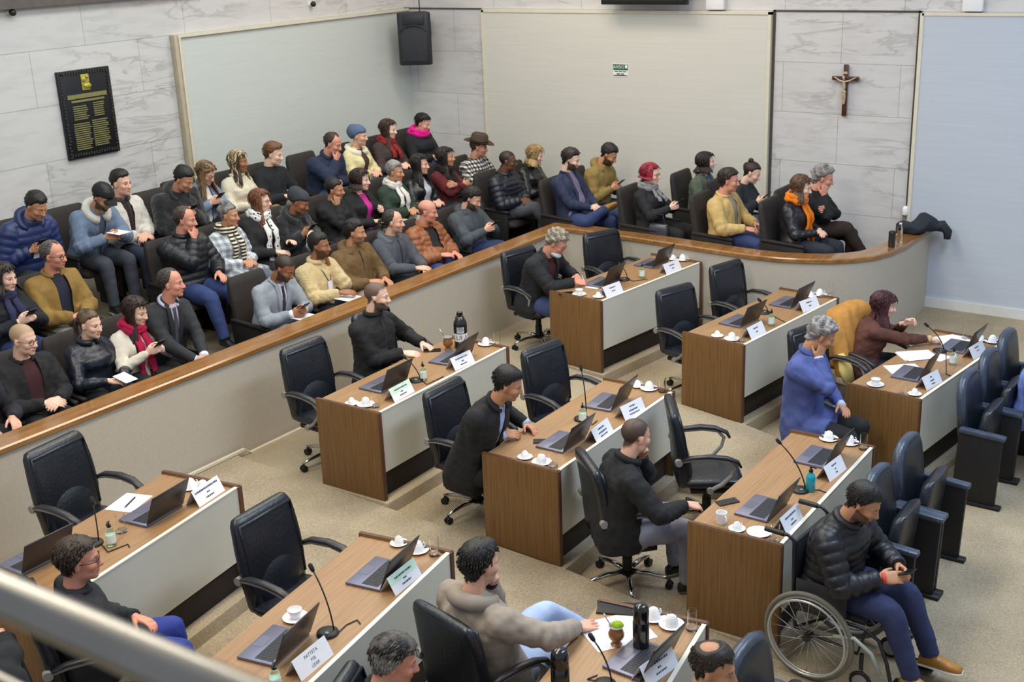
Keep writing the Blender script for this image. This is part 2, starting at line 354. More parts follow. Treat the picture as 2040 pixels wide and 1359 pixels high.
# ------------------------------------------------------------------ things on the walls
def plaque():
    t = thing('memorial_plaque', 'dark bronze plaque with gold lettering on the marble wall', 'plaque', (-5.048, -2.64, 2.885))
    g = mat('plaque_gold', '#8d8857', .45, .3, var=.15, scale=40); d = mat('plaque_dark', '#17181f', .45, .2, var=.2, scale=20)
    r = mat('plaque_relief', '#3b3c33', .5, .3, var=.5, scale=70)
    MB().box((.02, 0, 0), (.04, .66, .93)).build('plate', d, t, bevel=.004)
    mb = MB(); rnd = random.Random(3)
    for k in range(26):                                             # relief border
        for y in (-.30, .30): mb.box((.044, y+rnd.uniform(-.008, .008), -.44+k*.035), (.012, .026, .018))
    for k in range(18):
        for z in (-.425, .435): mb.box((.044, -.29+k*.034, z+rnd.uniform(-.006, .006)), (.012, .02, .03))
    mb.build('border_relief', r, t)
    mb = MB()
    mb.box((.044, 0, .19), (.01, .5, .045)); mb.box((.044, 0, .14), (.008, .42, .022))   # two title lines
    for c0, z0, n, w in ((-.10, .085, 7, .2), (.13, .10, 7, .14), (-.11, -.10, 13, .22), (.125, -.085, 13, .22)):
        for k in range(n):
            ww = w*rnd.uniform(.8, 1.0); mb.box((.042, c0-(w-ww)/2, z0-k*.0225), (.006, ww, .011))
    mb.build('lettering', g, t)
    mb = MB(); gb = mat('plaque_gold_bright', '#b3a548', .4, .4, var=.3, scale=60)
    mb.box((.044, 0, .33), (.01, .10, .17)); mb.ball((.05, .02, .29), (.016, .05, .03), 10); mb.ball((.05, -.02, .36), (.014, .03, .03), 8); mb.ball((.05, .025, .385), (.012, .022, .02), 8)
    mb.build('crest', gb, t, bevel=.004)
plaque()
def crucifix():
    t = thing('crucifix', 'dark wooden crucifix with a pale figure on the marble wall', 'crucifix', (1.42, 2.78, 2.72))
    w = wood('cross_wood', '#3a1d12', '#5a2f1e', (20, 20, 3), .4)
    mb = MB(); mb.box((0, -.015, 0), (.05, .03, .58)); mb.box((0, -.018, .135), (.31, .03, .045)); mb.build('cross', w, t, bevel=.004)
    iv = mat('ivory', '#b9a88c', .5)
    mb = MB(); mb.tube([(-.004, -.055, .10), (.006, -.06, .05), (-.004, -.058, -.01)], [.022, .02, .018], 10, flat=.7)
    mb.ball((-.008, -.06, .148), (.016, .017, .022), 10)
    for s in (-1, 1):
        mb.tube([(0, -.055, .10), (s*.06, -.05, .115), (s*.125, -.04, .15)], [.011, .009, .006], 8)
        mb.tube([(s*.008, -.058, -.01), (s*.014, -.062, -.07), (s*.004, -.045, -.15)], [.015, .013, .008], 8)
    mb.tube([(0, -.058, .12), (-.004, -.058, .14)], .009, 8); mb.box((0, -.036, .2), (.05, .008, .025)); mb.tube([(-.022, -.06, .0), (.022, -.06, -.012)], [.017, .016], 8)
    mb.build('figure', iv, t)
crucifix()
def speaker():
    c = ony((829, 76), 2.42)
    t = thing('wall_loudspeaker', 'black loudspeaker mounted high in the wall corner', 'loudspeaker', c, math.radians(-62))
    p = mat('speaker_plastic', '#22242a', .5, var=.1); g = mat('speaker_grille', '#2e2f37', .6, bump=.6, bscale=260)
    mb = MB(); mb.prism([(-.16, -.13), (.10, -.235), (.15, -.2), (.15, .2), (.10, .235), (-.16, .13)], -.35, .35); mb.build('cabinet', p, t, bevel=.02, seg=3)
    mb = MB(); mb.box((.15, 0, -.08), (.02, .36, .44)); mb.build('grille', g, t, bevel=.009)
    mb = MB()
    a = np.linspace(.35, PI-.35, 12); mb.tube([(.155, .19*math.cos(q), .05+.13*math.sin(q)) for q in a], .014, 6); mb.box((.15, 0, .25), (.03, .3, .13)); mb.build('horn', p, t, bevel=.012)
    mb = MB(); mb.tube([(-.14, 0, .1), (-.3, 0, .1)], .03, 8); mb.box((-.34, 0, .1), (.06, .3, .2)); mb.build('bracket', M_BLACK, t)
    mb = MB(); mb.tube([(-.1, .05, .34), (-.1, .05, .8), (-.12, .05, 1.6)], .008, 6); mb.build('cable', M_BLACK, t)
speaker()
def aviso():
    c = (ony((1217, 127), 2.75)+ony((1256, 154), 2.75))/2
    t = thing('notice_sign', 'small green and white notice sign on the beige panel', 'sign', (c[0], 2.748, c[2]))
    MB().box((0, 0, 0), (.215, .004, .16)).build('plate', M_WHITE, t)
    mb = MB(); mb.box((0, -.004, .042), (.21, .004, .07)); mb.build('header', mat('sign_green', '#15603f', .5, var=0), t)
    mb = MB(); text_mesh(mb, 'AVISO', (-.022, -.0075, .042), (1, 0, 0), (0, 0, 1), .058); mb.prism([(.07, -.0075), (.1, -.0075), (.1, -.0065), (.07, -.0065)], .03, .07); mb.build('lettering', M_WHITE, t, smooth=0)
    mb = MB()
    for z, n in ((-.012, 3), (-.04, 2), (-.055, 2)):
        for k in range(n): mb.box((-.06*(n-1)/2+k*.06, -.003, z), (.048, .003, .009))
    mb.box((0, -.0025, -.062), (.2, .002, .012)); mb.build('small_print', mat('print_dark', '#3c4352', .6, var=0), t)
aviso()
t = thing('ceiling_screen', 'dark underside of a flat screen above the beige panel', 'screen', (-1.06, 2.55, 3.92))
MB().box((0, 0, 0), (1.18, .07, .5)).build('housing', M_BLACK, t, bevel=.01); MB().box((0, -.037, .01), (1.12, .006, .44)).build('display', mat('screen_off', '#1c2014', .2, var=0), t); MB().box((0, .14, 0), (.3, .24, .2)).build('bracket', M_BLACK, t)
for px, w, lab in ((1428, .23, 'white wall box above the beige panel beside the dark screen'), (1941, .21, 'white wall box above the panel painted as coolly lit')):
    c = ony((px, 0), 2.78); t = thing('wall_box', lab, 'wall box', (c[0], 2.76, 3.75)); MB().box((0, 0, 0), (w, .08, .3)).build('cover', M_WHITE, t, bevel=.008); MB().box((0, -.042, .1), (w*.8, .004, .04)).build('vent', M_SILVER, t)
for px, lab, onback in (((24, 25), 'small black camera on the marble under the taupe board', 0), ((623, 8), 'small black camera on the marble above the beige panel', 0)):
    c = onx(px, -5.0); t = thing('wall_camera', lab, 'camera', (-5.05, c[1], c[2])); MB().tube([(0, 0, 0), (.03, 0, 0)], .03, 12).build('mount', M_WHITE, t); MB().ball((.06, 0, 0), .036, 12).build('lens_dome', M_BLACK, t)
c = ony((1803, 420), 2.7); t = thing('soap_dispenser', 'small white dispenser bottle at the end of the marble', 'dispenser', (c[0], 2.72, c[2]-.1)); MB().lathe([(.03, -.16), (.034, -.15), (.034, .04), (.02, .06)], 14).build('bottle', M_GLASS, t); MB().lathe([(.032, .05), (.036, .06), (.036, .13), (.02, .15)], 14).build('cap', M_WHITE, t); MB().box((0, .05, 0), (.05, .06, .2)).build('holder', M_SILVER, t)
# ------------------------------------------------------------------ balcony handrail in front of the camera
def handrail():
    d0, d1 = ray((-60, 1156)), ray((470, 1392))
    z = 4.634-.62
    a = CAM+d0*((z-CAM[2])/d0[2]); b = CAM+d1*((z-CAM[2])/d1[2]); u = (b-a)/np.linalg.norm(b-a)
    t = thing('balcony_handrail', 'brushed steel balcony handrail crossing the lower corner', 'handrail', a)
    st = mat('brushed_steel', '#8d8a84', .28, .95, var=.08, scale=5, stretch=(1, 1, 1))
    A, B_ = -u*1.2, (b-a)+u*1.2
    MB().tube([A, B_], .0225, 24).build('top_rail', st, t)
    off = np.array([0, 0, -.115]); MB().tube([A+off, B_+off], .008, 12).build('lower_rail', st, t)
    for q in (A, B_): MB().tube([q, q+[0, 0, -4.3]], .02, 12).build('post', st, t)
handrail()
# ------------------------------------------------------------------ desks
def desk(n, label):
    t = thing('council_desk', label, 'desk', DESK[n], TH[int(n[1])], 'council desks')
    wx = .036
    MB().box((DD/2-.01, LD/2, .722), (DD-.05, LD-2*wx, .03)).build('desk_top', M_TOP, t)
    for y in (wx/2, LD-wx/2):
        MB().box((DD/2, y, .375), (DD, wx, .75)).build('end_panel', M_DESK, t, bevel=.003)
        MB().box((DD+.002, y, .375), (.012, wx+.002, .748)).build('edge_strip', M_EDGE, t, bevel=.002)
        MB().box((DD/2, y, .7515), (DD, wx*.8, .006)).build('edge_strip', M_EDGE, t)
    mp = MB().box((DD-.012, LD/2, .49), (.02, LD-2*wx, .51)).build('modesty_panel', M_LAM, t)
    MB().box((DD-.012, LD/2, .747), (.026, LD-2*wx, .007)).build('light_edge', mat('light_edge', '#e9e2cf', .4, var=0), mp)
    MB().box((DD-.07, LD/2, .12), (.02, LD-2*wx, .24)).build('kick_board', mat('kick_dark', '#2a211b', .7), t)
    return t
for n, lab in (('A1', 'wood and cream desk by the rail in the row nearest the handrail'), ('B1', 'wood and cream desk with a lone cup behind the steel handrail'),
               ('C1', 'wood and cream desk with black flask and green gourd'), ('A2', 'wood and cream desk of the bearded man in black beside the rail'),
               ('B2', 'wood and cream desk where the man in black coat rests his arms'), ('C2', 'wood and cream desk with blue sanitizer beside the wheelchair'),
               ('A3', 'wood and cream desk under the rail corner where the grey man writes'), ('B3', 'wood and cream desk with two empty chairs below the back rail'),
               ('C3', 'wood and cream desk with paper piles in front of the red haired woman')):
    desk(n, lab)
# ------------------------------------------------------------------ office chairs
def sup(w, t, n, k, c, ax, ay):
    """ring of a rounded rectangle w x t round c in the axes ax, ay"""
    a = np.arange(n)*2*PI/n; e = 2/k
    cx = np.sign(np.cos(a))*np.abs(np.cos(a))**e*w/2; cy = np.sign(np.sin(a))*np.abs(np.sin(a))**e*t/2
    return np.array(c)+cx[:, None]*np.array(ax, float)+cy[:, None]*np.array(ay, float)
def office_chair():
    t = thing('office_chair', 'x', 'chair', group=None)
    # backrest: stacked rounded sections leaning backwards
    R = []; Y = (0, 1, 0)
    prof = [(.40, .42, .03), (.42, .455, .085), (.46, .475, .105), (.55, .49, .11), (.66, .52, .105), (.80, .525, .095), (.92, .52, .09), (1.03, .50, .085), (1.10, .485, .08), (1.14, .45, .06), (1.152, .40, .025)]
    prof = [(.40+(z-.40)*.83, w, th) for z, w, th in prof]
    for z, w, th in prof:
        x = -.205-.225*(z-.42)+.05*math.sin((z-.42)*3.2); R.append(sup(w, th, 28, 4.2, (x, 0, z), Y, (1, 0, .2)))
    bk = MB().rings(R).build('backrest', M_LEATHER, t, smooth=60)
    mb = MB()                                       # raised border roll
    bx = lambda z: -.205-.225*(z-.42)+.05*math.sin((z-.42)*3.2)+.045
    pts = [(bx(z)-.006, s*.222, z) for s, zs in ((-1, np.linspace(.5, .975, 8)), (1, np.linspace(.975, .5, 8))) for z in zs]
    mb.tube(pts, .013, 8); mb.build('piping', M_LEATHER, bk, smooth=180)
    mb = MB(); R = []                               # round lumbar cushion
    for q in np.linspace(0, PI/2, 8):
        rr = .205*math.cos(q); R.append([(bx(.57)-.022+.06*math.sin(q)-.22*rr*math.sin(a), rr*math.cos(a), 0.57+.9*rr*math.sin(a)) for a in np.arange(26)*2*PI/26])
    mb.rings(R[:-1]); mb.build('lumbar_cushion', M_LEATHER, t, smooth=180)
    R = []
    for x, w, zt, zb in ((-.25, .40, .455, .425), (-.235, .455, .475, .405), (-.15, .49, .478, .395), (0, .50, .482, .39), (.12, .50, .484, .39), (.2, .49, .475, .39), (.245, .46, .455, .40), (.262, .40, .43, .41)):
        R.append(sup(w, zt-zb, 28, 4, (x, 0, (zt+zb)/2), (0, 1, 0), (0, 0, 1)))
    MB().rings(R).build('seat', M_LEATHER, t, smooth=60)
    for s in (-1, 1):
        y = s*.285
        mb = MB()
        P = [(-.23, y*.93, .655), (-.15, y, .69), (-.02, y*1.03, .70), (.10, y*1.03, .685), (.19, y*1.0, .645), (.215, y*.98, .60)]
        mb.tube(P, [.02, .026, .029, .029, .027, .018], 10, flat=.55)
        ar = mb.build('armrest', M_PLAST, t, smooth=180)
        mb = MB(); P = [(-.245, y*.93, .645), (-.14, y, .672), (0, y*1.03, .676), (.12, y*1.03, .655), (.17, y*1.0, .60), (.15, y*.98, .53), (.08, y*.95, .455), (-.01, y*.90, .40)]
        mb.tube(P, [.016, .018, .017, .017, .019, .019, .02, .018], 8, flat=.75); mb.tube([(-.25, y*.86, .642), (-.25, y*1.0, .642)], .028, 12); mb.tube([(-.01, y*.80, .40), (-.01, y*.96, .40)], .026, 12)
        mb.build('arm_frame', M_SILVER, ar, smooth=60)
    mb = MB().box((0, 0, .375), (.30, .44, .035)); mb.tube([(0, .03, .36), (.0, .2, .355), (.0, .27, .35)], .008, 6); mb.build('mechanism', M_BLACK, t, bevel=.006)
    mb = MB().lathe([(.03, .36), (.03, .22), (.036, .22), (.036, .11), (.05, .1), (.05, .085)], 14); mb.build('gas_column', M_BLACK, t)
    for k in range(5):
        a = 2*PI*k/5+PI/5+.1; c, s = math.cos(a), math.sin(a)
        mb = MB().tube([(.03*c, .03*s, .105), (.16*c, .16*s, .105), (.26*c, .26*s, .088), (.31*c, .31*s, .075)], [.024, .021, .017, .013], 8, flat=.75)
        lg = mb.build('base_arm', M_CHROME, t, smooth=180)
        mb = MB()
        for o in (-.014, .014):
            mb.tube([(.305*c-s*(o-.009), .305*s+c*(o-.009), .028), (.305*c-s*(o+.009), .305*s+c*(o+.009), .028)], .028, 14)
        mb.tube([(.305*c, .305*s, .03), (.305*c, .305*s, .075)], .009, 6); mb.build('caster', M_BLACK, lg)
    return t
OC = office_chair(); OCN = [0]
def chair_at(x, y, z, rz, label):
    o = place(OC, OCN[0], (x, y, z), rz, label, 'black office chairs'); OCN[0] += 1; return o
def chair_px(n, pl, pr, label, dyaw=0, h=1.0, back=-.32):
    """chair whose backrest's top corners show at pl and pr; stands on the floor of desk n"""
    z = DESK[n][2]; a, b = onz(pl, z+h), onz(pr, z+h); d = (b-a)[:2]; yaw = math.atan2(d[1], d[0])-PI/2+dyaw
    c = (a+b)/2; x, y = c[0]-back*math.cos(yaw), c[1]-back*math.sin(yaw)
    return chair_at(x, y, z, yaw, label)
CH = {}
CH['A2a'] = chair_px('A2', (549, 703), (640, 669), 'empty black office chair at the near end of the bearded man\'s desk')
CH['A3a'] = chair_px('A3', (990, 508), (1062, 488), 'black office chair under the grey haired man who writes')
CH['A3b'] = chair_px('A3', (1158, 470), (1226, 456), 'empty black office chair under the corner of the wooden rail')
CH['B2a'] = chair_px('B2', (840, 787), (908, 752), 'black office chair behind the man resting his arms on the desk')
CH['B2b'] = chair_px('B2', (1033, 705), (1110, 676), 'empty black office chair beside the man in black coat and blue shirt')
CH['B3a'] = chair_px('B3', (1303, 583), (1372, 564), 'empty black office chair nearer of two at the desk below the back rail')
CH['B3b'] = chair_px('B3', (1406, 536), (1472, 516), 'empty black office chair farther of two at the desk below the back rail')
CH['B1b'] = chair_px('B1', (453, 1043), (560, 981), 'empty black office chair at the desk with a lone white cup')
CH['A1b'] = chair_px('A1', (39, 911), (152, 858), 'empty black office chair at the desk with the open notebook')
def chair_desk(n, x, y, yaw, label):
    p = dk(n, x, y); return chair_at(p[0], p[1], p[2], TH[int(n[1])]+yaw, label)
CH['A2b'] = chair_px('A2', (690, 636), (768, 603), 'black office chair under the bearded man in black')
CH['C3a'] = chair_px('C3', (1564, 664), (1632, 640), 'black office chair under the man in the blue jacket')
CH['C3b'] = chair_px('C3', (1660, 628), (1727, 606), 'office chair with an ochre coat hung over its back')

# ------------------------------------------------------------------ things on the desks
def ztop(n): return DESK[n][2]+.737
M_LAPB = mat('laptop_grey', '#77778a', .4, .5, var=.03); M_LAPL = mat('laptop_lid', '#3d3838', .35, .3, var=.05); M_KEYS = mat('laptop_keys', '#26262c', .5, var=0)
M_SCREEN = mat('laptop_screen_off', '#101216', .12, var=0)
def laptop():
    t = thing('laptop', 'x', 'laptop')                 # hinge at the origin, opens towards -x
    MB().box((-.118, 0, .009), (.236, .335, .016)).build('base', M_LAPB, t, bevel=.004)
    mb = MB()
    for r in range(6):
        for k in range(15): mb.box((-.035-.0185*r, -.138+.0197*k, .0178), (.0155, .0165, .0025))
    mb.build('keyboard', M_KEYS, t, smooth=0)
    MB().box((-.19, 0, .0175), (.06, .1, .0012)).build('touchpad', mat('touchpad', '#6b6b7c', .35, .4, var=0), t)
    a = math.radians(22); R = np.array([[math.cos(a), 0, math.sin(a)], [0, 1, 0], [-math.sin(a), 0, math.cos(a)]])
    lid = MB().box((0, 0, .112), (.007, .335, .215)); lid.v[-1] = lid.v[-1] @ R.T + np.array([.002, 0, .017]); ld = lid.build('lid', M_LAPL, t, bevel=.002)
    sc = MB().box((-.0042, 0, .114), (.001, .315, .19)); sc.v[-1] = sc.v[-1] @ R.T + np.array([.002, 0, .017]); sc.build('display', M_SCREEN, ld)
    return t
LP = laptop(); ln = [0]
def put_laptop(n, pa, pb, label):
    z = ztop(n); a, b = onz(pa, z), onz(pb, z); c = (a+b)/2; d = b-a
    place(LP, ln[0], (c[0], c[1], z+.0005), math.atan2(d[1], d[0])-PI/2, label, 'grey laptops on the desks'); ln[0] += 1
put_laptop('A1', (284, 1058), (372, 1004), 'open laptop beside the white notebook on the desk by the rail')
put_laptop('A1', (42, 1150), (140, 1100), 'open laptop behind the head of the man in glasses')
put_laptop('B1', (750, 1187), (822, 1121), 'open laptop behind the white and green name plate, opened beside the far cups')
put_laptop('B1', (535, 1343), (628, 1255), 'open laptop between the lone cup and the steel handrail')
put_laptop('C1', (1278, 1358), (1338, 1302), 'open laptop in front of the black flask and gourd')
put_laptop('A2', (754, 788), (815, 757), 'open laptop at the empty chair end of the bearded man\'s desk')
put_laptop('A2', (888, 738), (950, 700), 'open laptop in front of the bearded man in black')
put_laptop('B2', (1112, 911), (1176, 867), 'open laptop beside the phone of the man resting his arms')
put_laptop('B2', (1208, 829), (1260, 787), 'open laptop beside the gooseneck microphone at the empty chair')
put_laptop('C2', (1526, 1044), (1570, 1003), 'open laptop beside the mug near the wheelchair')
put_laptop('C2', (1640, 937), (1678, 902), 'open laptop beyond the blue sanitizer bottle')
put_laptop('A3', (1195, 578), (1238, 557), 'open laptop in front of the grey man who writes')
put_laptop('A3', (1292, 539), (1338, 519), 'open laptop under the corner of the wooden rail')
put_laptop('B3', (1473, 655), (1512, 637), 'open laptop beside two cups at the near end below the back rail')
put_laptop('B3', (1571, 618), (1610, 598), 'open laptop at the far end of the desk below the back rail')
put_laptop('C3', (1824, 766), (1858, 736), 'open laptop in front of the man in the blue jacket')
put_laptop('C3', (1914, 711), (1951, 682), 'open laptop under the hand of the red haired woman')
def saucer(mb, r=.062): mb.lathe([(.0, .002), (r*.55, .002), (r*.6, .004), (r*.98, .012), (r, .0145), (r*.96, .0155), (r*.6, .008), (0, .007)], 24, cap=False)
def cup(big, turned):
    t = thing('coffee_cup' if big else 'small_coffee_cup', 'x', 'cup and saucer')
    s = 1.0 if big else .78; r = .04*s; h = .052*s
    mb = MB(); saucer(mb, .072*s); mb.build('saucer', M_WHITE, t, smooth=60)
    if turned: pr = [(.0, .0085+h), (r*.62, .0085+h), (r*.64, .0085+h-.004), (r*.72, .0085+h*.86), (r*.97, .0085+h*.35), (r, .0085), (r*.93, .0085)]
    else: pr = [(.0, .0095), (r*.6, .0085), (r*.62, .013), (r*.75, .0085+h*.25), (r*.96, .0085+h*.7), (r, .0085+h), (r*.94, .0085+h), (r*.88, .0085+h*.7), (r*.6, .018), (0, .016)]
    mb = MB().lathe(pr, 24, cap=False)
    if turned: mb.ball((0, 0, .0085+h), (r*.5, r*.5, .012), 12)
    c = mb.build('cup', M_WHITE, t, smooth=60)
    a = np.linspace(-1.25, 1.25, 9); MB().tube([(r*.86+.016*s*math.cos(q), 0, .0085+h*.5+.018*s*math.sin(q)) for q in a], .0035, 6).build('handle', M_WHITE, c, smooth=180)
    return t
CUPS = {k: cup(*k) for k in ((True, True), (True, False), (False, True))}; cn = {k: 0 for k in CUPS}
def put_cup(n, px, big, turned, rz, label):
    k = (big, turned); p = onz(px, ztop(n)); place(CUPS[k], cn[k], (p[0], p[1], p[2]+.0005), rz, label, 'white cups on the desks'); cn[k] += 1
put_cup('A2', (701, 806), False, True, 2.5, 'small white cup nearest the end of the bearded man\'s desk')
put_cup('A2', (729, 808), True, True, 2.7, 'large white cup upside down beside the glass at the bearded man\'s desk end')
put_cup('A2', (968, 687), True, True, .6, 'white cup upside down at the far end beyond the bearded man\'s laptop')
put_cup('B2', (1046, 913), False, True, 2.4, 'small white cup at the near end of the folded arms man\'s desk')
put_cup('B2', (1079, 923), True, True, 2.6, 'large white cup near the phone of the man resting his arms')
put_cup('B2', (1270, 771), False, True, 1, 'small white cup behind the open screen at the far end of the folded arms desk')
put_cup('B2', (1293, 776), True, True, 2.5, 'large white cup at the far end of the folded arms man\'s desk')
put_cup('C2', (1468, 1056), False, True, 1, 'small white cup between the mug and the empty saucer')
put_cup('C2', (1651, 876), True, True, 2.6, 'white cup at the far end beyond the blue sanitizer')
put_cup('C2', (1692, 884), True, True, .5, 'white cup behind the thin laptop edge beside the tall glass')
put_cup('A3', (1154, 588), True, False, 2.9, 'white cup nearest the hands of the grey man writing')
put_cup('A3', (1192, 593), False, True, 1, 'small white cup beside the name plate of the grey man writing')
put_cup('A3', (1341, 518), False, True, 1, 'small white cup behind the screen under the rail corner')
put_cup('A3', (1360, 519), True, True, .4, 'large white cup at the desk end under the rail corner')
put_cup('B3', (1429, 671), False, True, 2.5, 'small white cup at the near end of the desk below the back rail')
put_cup('B3', (1458, 677), True, True, 2.6, 'large white cup beside the glass below the back rail')
put_cup('B3', (1615, 592), False, True, 1, 'small white cup behind the screen at the far end below the back rail')
put_cup('B3', (1633, 589), True, True, .4, 'large white cup at the far end below the back rail')
put_cup('C3', (1744, 768), True, False, 2.7, 'white cup beside the arm of the man in blue')
put_cup('C3', (1822, 787), False, True, 2, 'small white cup at the desk corner in front of the man in blue')
put_cup('C3', (1953, 679), False, True, 1, 'small white cup behind the red haired woman\'s screen')
put_cup('C3', (1977, 682), True, True, .3, 'white cup at the far desk end past the red haired woman')
put_cup('B1', (589, 1233), True, False, 2.4, 'lone white cup between the microphone and the empty chair')
put_cup('B1', (795, 1085), False, True, 2.6, 'small white cup peeping over the open screen edge')
put_cup('B1', (832, 1098), True, True, 1, 'large white cup beside the glass behind the green name plate')
put_cup('C1', (1338, 1247), True, True, 2.6, 'white cup beside the glass at the end of the flask desk')
put_cup('C1', (1302, 1232), True, True, 1, 'white cup half hidden behind the black flask')
put_cup('A1', (380, 972), True, True, 1, 'white cup half hidden by the screen at the notebook desk')
put_cup('A1', (405, 976), True, True, .6, 'white cup behind the name plate at the notebook desk')
p = onz((1437, 1042), ztop('C2')); t = thing('coffee_mug', 'straight sided white mug without saucer beside the phone', 'mug', p, -.5)
MB().lathe([(0, .001), (.034, .001), (.036, .006), (.037, .08), (.033, .08), (.032, .012), (0, .01)], 24, cap=False).build('body', M_WHITE, t, smooth=60)
a = np.linspace(-1.4, 1.4, 9); MB().tube([(.036+.02*math.cos(q), 0, .041+.024*math.sin(q)) for q in a], .0045, 6).build('handle', M_WHITE, t, smooth=180)
p = onz((1512, 1063), ztop('C2')); mb = MB(); saucer(mb, .08); o = mb.build('saucer', M_WHITE, None, loc=p, smooth=60); tag(o, 'empty white saucer beside the tall glass near the wheelchair', 'saucer')
def tumbler():
    t = thing('glass_tumbler', 'x', 'glass')
    MB().lathe([(0, 0), (.033, 0), (.035, .003), (.035, .012), (.03, .015), (0, .015)], 20, cap=False).build('coaster', M_GLASS, t, smooth=60)
    MB().lathe([(.026, .016), (.029, .12), (.0275, .12), (.0245, .024), (0, .022), (0, .0165)], 20, cap=False).build('glass', M_GLASS, t, smooth=60)
    return t
TB = tumbler(); tn = [0]
def put_glass(n, px, label):
    p = onz(px, ztop(n)); place(TB, tn[0], (p[0], p[1], p[2]+.0005), 0, label, 'glasses on the desks'); tn[0] += 1
put_glass('A1', (243, 1060), 'glass tumbler beside the sanitizer on the notebook desk')
put_glass('B1', (866, 1106), 'glass tumbler at the end of the desk with the green name plate')
put_glass('C1', (1379, 1254), 'tall glass tumbler at the end of the flask desk')
put_glass('A2', (748, 811), 'glass tumbler beside the cups at the bearded man\'s desk end')
put_glass('A2', (990, 687), 'glass tumbler at the far end of the bearded man\'s desk')
put_glass('B2', (1102, 929), 'glass tumbler at the near front corner of the folded arms desk')
put_glass('B2', (1320, 781), 'glass tumbler at the far end of the folded arms desk')
put_glass('C2', (1544, 1077), 'glass tumbler beside the empty saucer')
put_glass('C2', (1720, 895), 'tall glass tumbler at the far end of the blue sanitizer desk')
put_glass('A3', (1378, 514), 'glass tumbler at the desk end under the rail corner')
put_glass('B3', (1477, 680), 'glass tumbler beside the large cup below the back rail')
put_glass('B3', (1654, 589), 'glass tumbler at the far desk end below the back rail')
put_glass('C3', (1797, 788), 'glass tumbler in front of the open screen of the man in blue')
put_glass('C3', (1923, 676), 'glass tumbler beside the red haired woman\'s screen')
def sanitizer(col):
    t = thing('sanitizer_bottle', 'x', 'bottle'); h = .125
    MB().lathe([(0, 0), (.026, 0), (.029, .004), (.029, h*.72), (.024, h*.85), (.012, h*.95), (.012, h)], 20).build('bottle', col, t, smooth=60)
    MB().lathe([(.0295, h*.2), (.0298, h*.2), (.0298, h*.6), (.0295, h*.6)], 20).build('paper_label', mat('label_pale', '#dfe9e4', .5, var=.05), t)
    mb = MB().lathe([(.013, h), (.013, h+.014), (.005, h+.016), (.005, h+.03)], 12); mb.tube([(-.008, 0, h+.033), (.02, 0, h+.035), (.034, 0, h+.028)], .006, 8); mb.build('pump', M_BLACK, t)
    return t
SB = sanitizer(M_GEL); sn = [0]
def put_san(n, px, label):
    p = onz(px, ztop(n)); place(SB, sn[0], (p[0], p[1], p[2]+.0005), -1, label, 'pale sanitizer bottles'); sn[0] += 1
put_san('A1', (223, 1087), 'pale sanitizer bottle beside the gooseneck microphone on the notebook desk')
put_san('B1', (551, 1376), 'pale sanitizer bottle by the handrail behind the readable name plate')
put_san('A2', (844, 758), 'pale sanitizer bottle in the middle of the bearded man\'s desk')
put_san('B2', (1161, 842), 'pale sanitizer bottle at the microphone foot on the folded arms desk')
put_san('A3', (1279, 554), 'pale sanitizer bottle in the middle of the desk under the rail corner')
put_san('B3', (1536, 649), 'pale sanitizer bottle in the middle of the desk below the back rail')
put_san('C3', (1898, 727), 'pale sanitizer bottle between the two screens of the paper pile desk')
p = onz((1614, 978), ztop('C2')); o = sanitizer(mat('blue_gel', '#1f9fb4', .15, var=.03, coat=.4)); o.location = p; o.scale = (1.15, 1.15, 1.15); o['label'] = 'bright turquoise sanitizer bottle beside the microphone foot'
for c in list(o.children):
    if c.name.startswith('paper_label'): bpy.data.objects.remove(c)
def plate(n, pa, pb, label, words=None, green=False, rows=None):
    z = ztop(n); a, b = onz(pa, z), onz(pb, z); d = (b-a)[:2]; w = .27
    yaw = math.atan2(d[1], d[0])-PI/2; c = (a+b)/2
    t = thing('name_plate', label, 'name plate', (c[0], c[1], z+.0008), yaw, 'tent name plates')
    al = math.radians(28); h = .115; up = np.array([-math.sin(al), 0, math.cos(al)])
    mb = MB()                                           # folded card: front leaf, back leaf, thin
    top = up*h
    for s0, e0 in ((np.array([0, 0, 0]), top), (np.array([2*top[0], 0, 0]), top)):
        nn = np.cross((e0-s0)/h, [0, 1, 0])*.0007
        v = [s0+[0, -w/2, 0], s0+[0, w/2, 0], e0+[0, w/2, 0], e0+[0, -w/2, 0]]
        mb.add([q+nn for q in v]+[q-nn for q in v], [(0, 1, 2, 3), (7, 6, 5, 4), (0, 4, 5, 1), (1, 5, 6, 2), (2, 6, 7, 3), (3, 7, 4, 0)])
    mb.build('card', M_PAPER, t, smooth=0)
    fwd = np.array([math.cos(al), 0, math.sin(al)])*.0014
    ink = mat('print_ink', '#3a3c55', .6, var=0)
    if green:
        g = MB(); v = [up*.058+fwd*.7+[0, s*w*.495, 0] for s in (-1, 1)]; v2 = [up*.113+fwd*.7+[0, s*w*.495, 0] for s in (1, -1)]; g.add(v+v2, [(0, 1, 2, 3)])
        o = g.build('printed_band', mat('pale_green_print', '#cfe8cf', .6, var=.1, scale=12), t, smooth=0)
    mb = MB()
    if words:
        for wd_, hh, sz in words: text_mesh(mb, wd_, up*hh+fwd, (0, 1, 0), up, sz)
    else:
        rnd = random.Random(label)
        for hh, ln_, th in (rows or ((.085, .6, .011), (.055, .12, .010), (.03, .32, .010))):
            x = -ln_*w/2
            while x < ln_*w/2-.004:                       # illegible at this distance: broken dark strokes
                l = min(rnd.uniform(.006, .02), ln_*w/2-x); q = up*hh+fwd+np.array([0, x+l/2, 0])
                e = np.array([0, l/2, 0]); u2 = up*th/2; mb.add([q-e-u2, q+e-u2, q+e+u2, q-e+u2], [(0, 1, 2, 3)]); x += l+.0035
    mb.build('lettering', ink, t, smooth=0)
